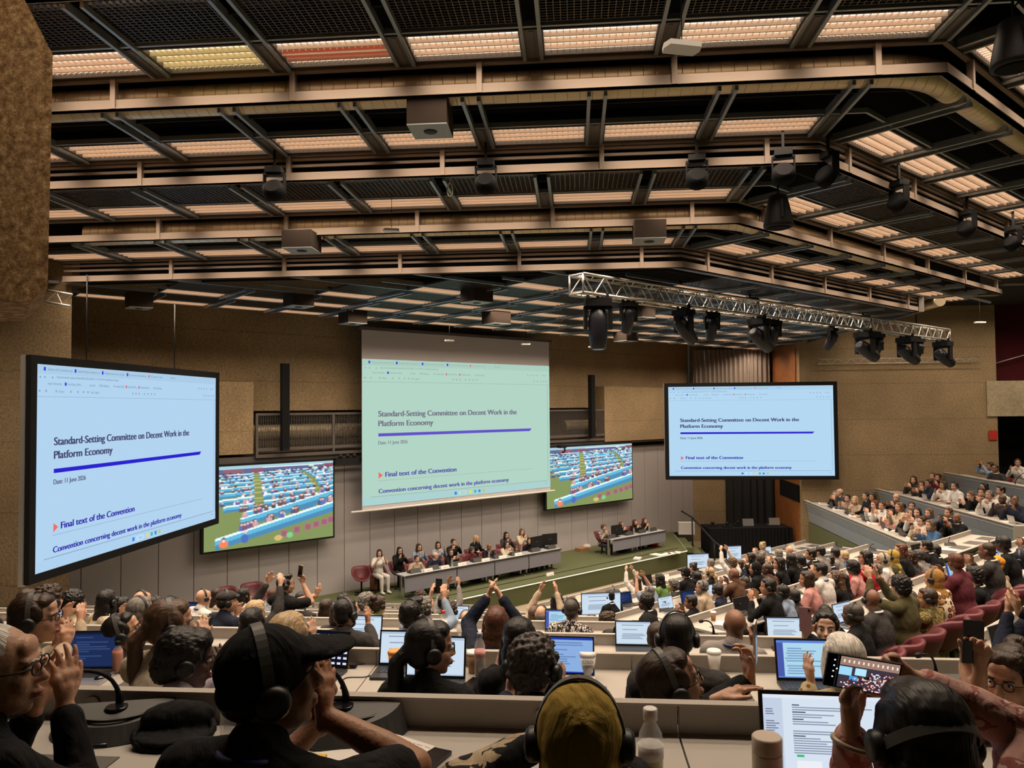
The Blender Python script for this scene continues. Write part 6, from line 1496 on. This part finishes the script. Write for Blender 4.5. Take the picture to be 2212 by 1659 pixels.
lap(1223, 1464, 2, -.03, .32, 'word', 'white laptop with blue word page beside the coffee cup', 'white')
lap(1745, 1476, 2, .0, .33, 'mail', 'laptop with blue mail window before the white-haired person', 'dark_plastic')
lap(698, 1446, 2, -.15, .31, 'icons', 'laptop showing rows of white icons on a dark desktop', 'dark_plastic')
P = desk_pt(1790, 1630, 1); P.y = min(P.y, RY[1]-.2); laptop(onZ(1788, 1697, ZT[1]+.002), -.03, .34, 'chat', 'large open laptop with white chat page at the nearest desk', 'dark_plastic', 1.72)
lap(1366, 1386, 3, .0, .30, 'doc', 'laptop with document page beside the black headscarf', 'dark_plastic')
lap(1697, 1390, 3, .0, .30, 'doc', 'laptop with white page behind the raised phone', 'dark_plastic', ang=True)
lap(797, 1374, 3, .0, .32, 'doc', 'laptop with pale page before the dark grey suit', 'dark_plastic')
lap(884, 1425, 2, .0, .30, 'doc', 'laptop with list page next to the orange cup', 'dark_plastic')
for px, py, k, scr, lab in ((112, 1342, 4, 'word', 'at the pillar end'), (1000, 1322, 5, 'doc', 'beside the raised arms'), (1210, 1345, 4, 'mail', 'before the patterned shirt'), (740, 1310, 6, 'doc', 'by the green top'), (430, 1330, 5, 'dark', 'behind the flat cap')):
    lap(px, py, k, 0, .32, scr, 'small open laptop %s in the straight block' % lab, 'dark_plastic')
# two big white monitors in front row and middle
P = onR(1299, 1340, RC[7]+.25); monitor(Vector((onZ(1299, 1338, ZT[7]).x, onZ(1299, 1338, ZT[7]).y, ZT[7]+.002)), .2, .75, .4, 'wide bright white monitor in front of the sand-coloured headscarf', SC['doc'])
for px, py, k, w, lab in ((1508, 1232, 8, .62, 'bright monitor with two pages in the angled front row'), (1586, 1222, 8, .45, 'bright monitor at the end of the angled front row')):
    P = onR(px, py, RC[k]+.30); monitor(Vector((P.x, P.y, ZT[k]+.002)), R45-.5, w, .38, lab, SC['doc'])
ANGL = ((1529, 1292, 6, 'doc', 'dark_plastic', 'lit, before the navy suit'), (1488, 1300, 6, 'dark', 'dark_plastic', 'dark blue, next to the glasses wearer'), (1440, 1318, 6, 'doc', 'steel', 'lit, in the sixth row near the aisle'), (1352, 1285, 7, 'dark', 'dark_plastic', 'dark, near the camera unit'),
        (1399, 1270, 8, 'off', 'dark_plastic', 'switched off, near the green top'), (1606, 1330, 5, 'off', 'steel', 'black screened, before the blue shirt'), (1825, 1342, 4, 'doc', 'steel', 'lit, before the dark suits'), (2066, 1345, 4, 'mail', 'steel', 'lit, before the long-sleeved clapper'),
        (2170, 1345, 3, 'off', 'steel', 'black screened, at the third row end'), (2150, 1228, 4, 'word', 'dark_plastic', 'pale blue tablet-like, near the orange headwrap'), (1700, 1262, 6, 'doc', 'steel', 'lit, before the lace top'),
        (1610, 1275, 6, 'off', 'dark_plastic', 'black, sixth row'), (1660, 1235, 8, 'doc', 'steel', 'lit, front angled row'), (1780, 1262, 6, 'doc', 'steel', 'lit, before the pink shirt'), (1985, 1262, 5, 'off', 'dark_plastic', 'black, beside the mustard headscarf'), (1745, 1235, 6, 'doc', 'steel', 'lit, behind the red top'))
for px, py, k, scr, body, lab in ANGL:
    P = onR(px, py, RC[k]+.25*RT2*.9); laptop(Vector((P.x, P.y, ZT[k]+.002)), R45-.15, .33, scr, 'open laptop, %s' % lab, body)
for i, y in enumerate((20.1, 21.2, 22.6, 23.9, 25.3)):
    laptop(Vector((8.35, y, 2.05+.002-.0)), PI/2, .3, 'off' if i % 2 else 'doc', 'laptop on the lowest gallery desk, %s from the aisle' % ORD[i], 'dark_plastic')
for i, y in enumerate((19.6, 21.0, 22.4, 24.2)):
    laptop(Vector((10.8, y, 2.45)), PI/2, .3, 'off', 'laptop on the middle gallery desk, %s from the aisle' % ORD[i], 'steel')
# conference microphones
def mic(P, rz, label, s=1.0, group=None, T=[None]):
    if T[0] is None:
        t = empty('microphone_unit', (0, 0, 0))
        m = MB(); n = 20; top, bot = [], []
        for k in range(n+1): a = PI*k/n; bot.append((.15*math.cos(a)*1.05, -.02-.13*math.sin(a), 0)); top.append((.135*math.cos(a), -.02-.11*math.sin(a), .018))
        i = m.addv(bot); j = m.addv([(x, y+.012, z+.014+.03*(y+.15)/.15) for x, y, z in top])
        for k in range(n): m.face((i+k, j+k, j+k+1, i+k+1))
        m.face(tuple(i+k for k in range(n+1))); m.face(tuple(j+k for k in reversed(range(n+1)))); m.face((i+n, j+n, j, i))
        m.build('base', 'console_dark', t)
        m = MB(); m.tube([(.10*math.cos(PI*k/12), -.03-.075*math.sin(PI*k/12), .045) for k in range(13)], .004, 6); m.lathe([(.03, .05), (.026, .056)], 14, (0, -.035, .0)); m.build('key_ring', 'black_gloss', t)
        m = MB(); m.tube(bez((0, -.01, .05), (.0, -.02, .16), (-.10, -.10, .17), 8), [.012, .008, .006, .005, .005, .005, .005, .005, .005], 8); m.build('gooseneck', 'black', t)
        m = MB(); m.lathe([(.006, 0), (.012, .01), (.012, .035), (.006, .045)], 10, (-.10, -.10, .17), Vector((0, 0, 1)).rotation_difference(Vector((-1, -.8, .1))).to_matrix()); m.build('capsule', 'black', t)
        T[0] = tree_of(t); o = t
    else: o = copy_tree(T[0])
    o.location = P; o.rotation_euler = (0, 0, rz); o.scale = (s,)*3; return tag(o, label, 'microphone', group)
mic(onZ(262, 1560, ZT[1]+.002), .25, 'black microphone unit beside the black beret on the nearest desk', 1.25)
mic(onZ(752, 1560, ZT[1]+.002), -.1, 'black microphone unit beside the notebook on the nearest desk', 1.35)
mic(desk_pt(2020, 1482, 2), .0, 'black microphone unit next to the landscape phone, second row', 1.2)
mic(desk_pt(1541, 1383, 3), .1, 'black microphone unit before the bald person in grey shirt', 1.15)
mic(desk_pt(208, 1357, 4), .1, 'black microphone unit at the pillar end of the straight block', 1.1)
for k in range(3, 9):
    s, i = 1.0, 0
    while s < (XE[k]-RX[k])*RT2-.3:
        P = RF(RC[k]+.22, 0) @ Vector((s_of(RX[k], RY[k])+s, 0, 0)); P.z = ZT[k]+.002
        mic(P, R45+rnd.uniform(-.3, .3), 'microphone unit on the %s angled row, %s from the aisle' % (KNA[k], ordn(i)), 1.0, 'microphones of the angled block')
        if i % 2 == 0 and k > 4 and s < (XE[k]-RX[k])*RT2-.9:
            name_card(RF(RC[k]+.09, ZT[k]+.83-.73+.0) @ Vector((s_of(RX[k], RY[k])+s+.5, 0, 0))*1 - Vector((0, 0, .1)), R45+PI, 'white name card on the %s angled row, %s from the aisle' % (KNA[k], ordn(i)), 'name cards of the angled block')
        q = RF(RC[k]+.5, ZT[k]+.003) @ Vector((s_of(RX[k], RY[k])+s-.55, 0, 0)); m = MB(); m.box((-.105, -.148, 0), (.105, .148, .004)); o = m.build('paper_sheet', 'paper'); o.location = q; o.rotation_euler = (0, 0, R45+rnd.uniform(-.5, .5))
        tag(o, 'white paper sheet on the %s angled row, %s from the aisle' % (KNA[k], ordn(i)), 'paper', 'papers of the angled block')
        s += 1.55; i += 1
for k in (5, 6, 7, 8):
    x = RX[k]-1.6; i = 0
    while x > LEFT[k]+1:
        mic(Vector((x, RY[k]-.16, ZT[k]+.002)), rnd.uniform(-.2, .2), 'microphone unit on the %s straight row, %s from the aisle' % (KNA[k], ordn(i)), 1.0, 'microphones of the straight block'); x -= 1.55; i += 1
for i, y in enumerate((19.5, 21.0, 22.5, 24.0, 25.5)): mic(Vector((8.32, y, 2.05)), PI/2, 'microphone unit on the lowest gallery desk, %s from the aisle' % ORD[i], 1.0, 'microphones of the gallery')
for i, y in enumerate((22.2, 23.2)):
    m = MB(); m.tube(bez((12.9, y, 3.05), (12.9, y+.02, 3.3), (13.1, y-.5, 3.55)), .012, 6); o = m.build('gooseneck_microphone', 'black'); tag(o, 'thin gooseneck microphone on the empty upper gallery desk, %s from the aisle' % ORD[i], 'microphone')
# bottles, cups, flask on the near desks
mat('juice', (.75, .15, .02), .3); mat('water_', (.16, .15, .13), .1, alpha=.55); mat('yellow_drink', (.55, .45, .06), .2, alpha=.8); mat('flask_cream', (.62, .53, .44), .35); mat('cup_orange', (.75, .27, .04), .5); mat('cup_brown', (.28, .15, .07), .6); mat('pink_label', (.75, .35, .33), .5)
big = lambda r, h: [(r*.9, 0), (r, .012), (r, h*.62), (r*.92, h*.74), (r*.42, h*.9), (r*.40, h*.95)]
bottle_thing('water_bottle', onZ(508, 1650, ZT[1]+.002), big(.042, .30), 'bottle_clear', 'white', 'large empty clear plastic bottle lying in front of the black cap wearer')
bottle_thing('drink_bottle', onZ(1407, 1705, ZT[1]+.002), big(.033, .20), 'bottle_clear', 'white', 'clear bottle with yellow drink and white cap on the nearest desk', 'bottle', ('yellow_drink', .105), ('white', .0335, .085, .12), [(.019, .183), (.019, .212), (.016, .214)])
P = onZ(1660, 1765, ZT[1]+.002); bottle_thing('flask', P, [(.036, 0), (.037, .005), (.037, .155), (.036, .158)], 'flask_cream', 'flask_cream', 'tall cream-coloured flask next to the large laptop', 'flask', cap_prof=[(.036, .159), (.037, .162), (.037, .195), (.033, .199)])
bottle_thing('juice_bottle', desk_pt(254, 1452, 2), big(.030, .17), 'bottle_clear', 'black', 'glass bottle of orange juice with black cap in the second row', 'bottle', ('juice', .125))
bottle_thing('water_bottle', desk_pt(1037, 1462, 2), big(.032, .24), 'bottle_clear', mat('cap_blue', (.25, .35, .5), .4), 'half-full water bottle with pink label beside the paper coffee cup', 'bottle', ('water_', .10), ('pink_label', .0325, .115, .15))
bottle_thing('water_bottle', desk_pt(958, 1376, 3), big(.032, .22), 'bottle_clear', mat('cap_red', (.6, .05, .03), .4), 'water bottle with red cap behind the black ponytail', 'bottle', ('water_', .12), ('white', .0325, .10, .14))
bottle_thing('white_bottle', desk_pt(994, 1386, 3), big(.030, .17), 'white', 'white', 'opaque white drinking bottle in the third row')
bottle_thing('water_bottle', desk_pt(155, 1362, 4), big(.034, .24), 'bottle_clear', 'black', 'tall clear water bottle at the pillar end', 'bottle', ('water_', .1))
def cup(P, c1, lidc, label, s=1.0, word=None):
    t = empty('paper_cup', P, 0, label, 'cup'); m = MB(); m.lathe([(.028*s, 0), (.040*s, .105*s)], 20); m.build('cup_body', c1, t)
    m = MB(); m.lathe([(.042*s, .105*s), (.042*s, .112*s), (.037*s, .122*s)], 20); m.build('cup_rim', lidc, t)
    if word:
        for i, w_ in enumerate(word): text(w_, -.026*s, (.078-.024*i)*s, .020*s, 'ink', t, 'lettering', -.0405*s, 1, .0005, .052*s)
    return t
cup(desk_pt(853, 1450, 2), 'cup_orange', 'cup_orange', 'orange takeaway cup at the edge of the second-row panel'); cup(desk_pt(1023, 1452, 2), 'cup_brown', 'white', 'brown coffee cup with white lid behind the water bottle')
cup(desk_pt(1270, 1462, 2), 'white', 'white', 'white cold coffee cup with dark lettering beside the white laptop', 1.15, ('COLD', 'COFFEE')); cup(desk_pt(1543, 1450, 2), 'white', 'white', 'white paper cup behind the gesturing hand', 1.0)
cup(onZ(1541, 1340, ZT[5]+.002), 'cup_brown', 'white', 'small brown cup on the fifth angled row')
# beret, phone, pen, notebook on the nearest desk
P = onZ(385, 1592, ZT[1]+.002); t = empty('beret', P+Vector((0, -.02, .0)), .25, 'black felt beret lying upside down beside the microphone unit', 'hat')
m = MB(); m.smooth = True
m.ell((0, 0, .02), (.125, .09, .02)); m.ell((0, .035, .055), (.115, .055, .048), Matrix.Rotation(.5, 3, 'X')); me = merge(m, .006, 3, (.008, .04)); mobj('crown', me, ['cloth_bk'], t)
m = MB(); m.tube([(.115*math.cos(a*PI/14), -.01+.07*math.sin(a*PI/14), .03+.03*math.sin(a*PI/14)) for a in range(29)], .010, 8, False); m.build('brim', 'cloth_bk', t)
P = onZ(228, 1590, ZT[1]+.002); t = empty('phone', P, .15, 'phone with lit white page lying on the nearest desk', 'phone')
m = MB(); m.box((-.04, -.08, 0), (.04, .08, .008)); m.build('case', 'black', t)
m = MB(); m.quad((-.036, -.076, .0085), (.036, -.076, .0085), (.036, .076, .0085), (-.036, .076, .0085)); m.build('screen', emis('page_glow', lin(205, 210, 225), 1), t)
for px, py, k, lab in ((922, 1648, 1, 'black phone lying at the picture edge beside the notebook'), (1021, 1478, 2, 'dark phone lying beside the laptop of the black ponytail')):
    m = MB(); m.box((-.038, -.078, 0), (.038, .078, .009)); o = m.build('phone', 'black_gloss'); o.location = onZ(px, py, ZT[k]+.002); o.rotation_euler = (0, 0, -.35); tag(o, lab, 'phone')
a, b = onZ(437, 1598, ZT[1]+.008), onZ(500, 1616, ZT[1]+.008); m = MB(); m.tube([a, b], .006, 10); tag(m.build('pen', 'flask_cream'), 'cream-coloured pen on the nearest desk', 'pen')
P = onZ(835, 1640, ZT[1]+.002); t = empty('notebook', P, -.5, 'open notebook with handwritten lines on the nearest desk', 'notebook')
m = MB(); m.box((-.085, -.12, 0), (.085, .12, .012)); m.build('pages', 'paper', t)
m = MB(); g2 = random.Random(5)
for i in range(11):
    x = -.07; y = .1-.02*i
    while x < .06: w_ = g2.uniform(.006, .022); m.box((x, y, .0121), (x+w_, y+.0018, .0124)); x += w_+g2.uniform(.003, .012)
m.build('handwriting', 'ink', t)
P = onZ(700, 1645, ZT[1]+.002); m = MB(); m.box((-.09, -.06, 0), (.09, .06, .003)); o = m.build('paper_sheet', 'paper'); o.location = P; o.rotation_euler = (0, 0, .3); tag(o, 'white sheet of paper under the raised forearm', 'paper')
m = MB(); m.box((-.02, -.008, 0), (.02, .008, .012)); o = m.build('yellow_eraser', mat('yellow', (.75, .45, .03), .5)); o.location = onZ(690, 1640, ZT[1]+.006); tag(o, 'small yellow marker on the sheet of paper', 'marker')
def cable(pts, k, label, r=.0028):
    m = MB(); Q = [onZ(x, y, ZT[k]+.004) for x, y in pts]; R_ = []
    for i in range(len(Q)-1):
        p0, p1, p2, p3 = Q[max(0, i-1)], Q[i], Q[i+1], Q[min(len(Q)-1, i+2)]
        for s in range(6):
            t_ = s/6; R_.append(.5*((2*p1)+(p2-p0)*t_+(2*p0-5*p1+4*p2-p3)*t_*t_+(3*p1-p0-3*p2+p3)*t_**3))
    m.tube(R_, r, 6); tag(m.build('cable', 'black'), label, 'cable')
cable([(735, 1440), (790, 1434), (826, 1432), (818, 1450), (790, 1462), (745, 1465), (735, 1490)], 2, 'black charger cable looping on the second-row desk')
cable([(672, 1572), (690, 1590), (660, 1612), (700, 1622), (735, 1610)], 1, 'thin black headset cable curling on the nearest desk')
m = MB(); m.box((-.05, -.02, 0), (.05, .02, .02)); m.cur = 1; m.box((-.015, -.0205, .003), (.015, -.02, .016)); o = m.build('power_adapter', ['black', 'yellow']); o.location = onZ(752, 1441, ZT[2]+.002); tag(o, 'black power adapter with a yellow sticker on the second-row desk', 'adapter')
m = MB(); m.ell((0, 0, .012), (.03, .05, .018)); o = m.build('computer_mouse', 'black_gloss'); o.location = onZ(222, 1468, ZT[2]+.002); o.rotation_euler = (0, 0, -.4); tag(o, 'black computer mouse beside the silver laptop', 'mouse')
m = MB(); m.ell((0, 0, .035), (.07, .05, .04)); m.lathe([(.035, .0), (.035, .02)], 16, (.06, -.03, .08), Matrix.Rotation(PI/2, 3, 'X')); m.bar((.06, -.03, 0), (.06, -.03, .06), .012, .012); o = m.build('webcam', 'black'); o.location = desk_pt(1318, 1378, 3); tag(o, 'black round web camera and pouch in the third row', 'camera')

for i, y in enumerate((19.3, 20.6, 21.8, 23.2, 24.6, 26.0)):
    name_card(Vector((8.18, y, 2.09)), -PI/2, 'white name card on the lowest gallery desk, %s from the aisle' % ORD[i], 'name cards of the gallery', .8)
    m = MB(); m.box((-.105, -.148, 0), (.105, .148, .006)); o = m.build('paper_sheet', 'paper'); o.location = (8.45, y+.35, 2.05); o.rotation_euler = (0, 0, .2*i); tag(o, 'paper sheet on the lowest gallery desk, %s from the aisle' % ORD[i], 'paper', 'papers of the gallery')
for i, y in enumerate((19.9, 21.5, 23.1, 24.9)):
    m = MB(); m.box((-.105, -.148, 0), (.105, .148, .006)); o = m.build('paper_sheet', 'paper'); o.location = (10.85, y, 2.45); o.rotation_euler = (0, 0, .3*i); tag(o, 'paper sheet on the middle gallery desk, %s from the aisle' % ORD[i], 'paper', 'papers of the gallery')
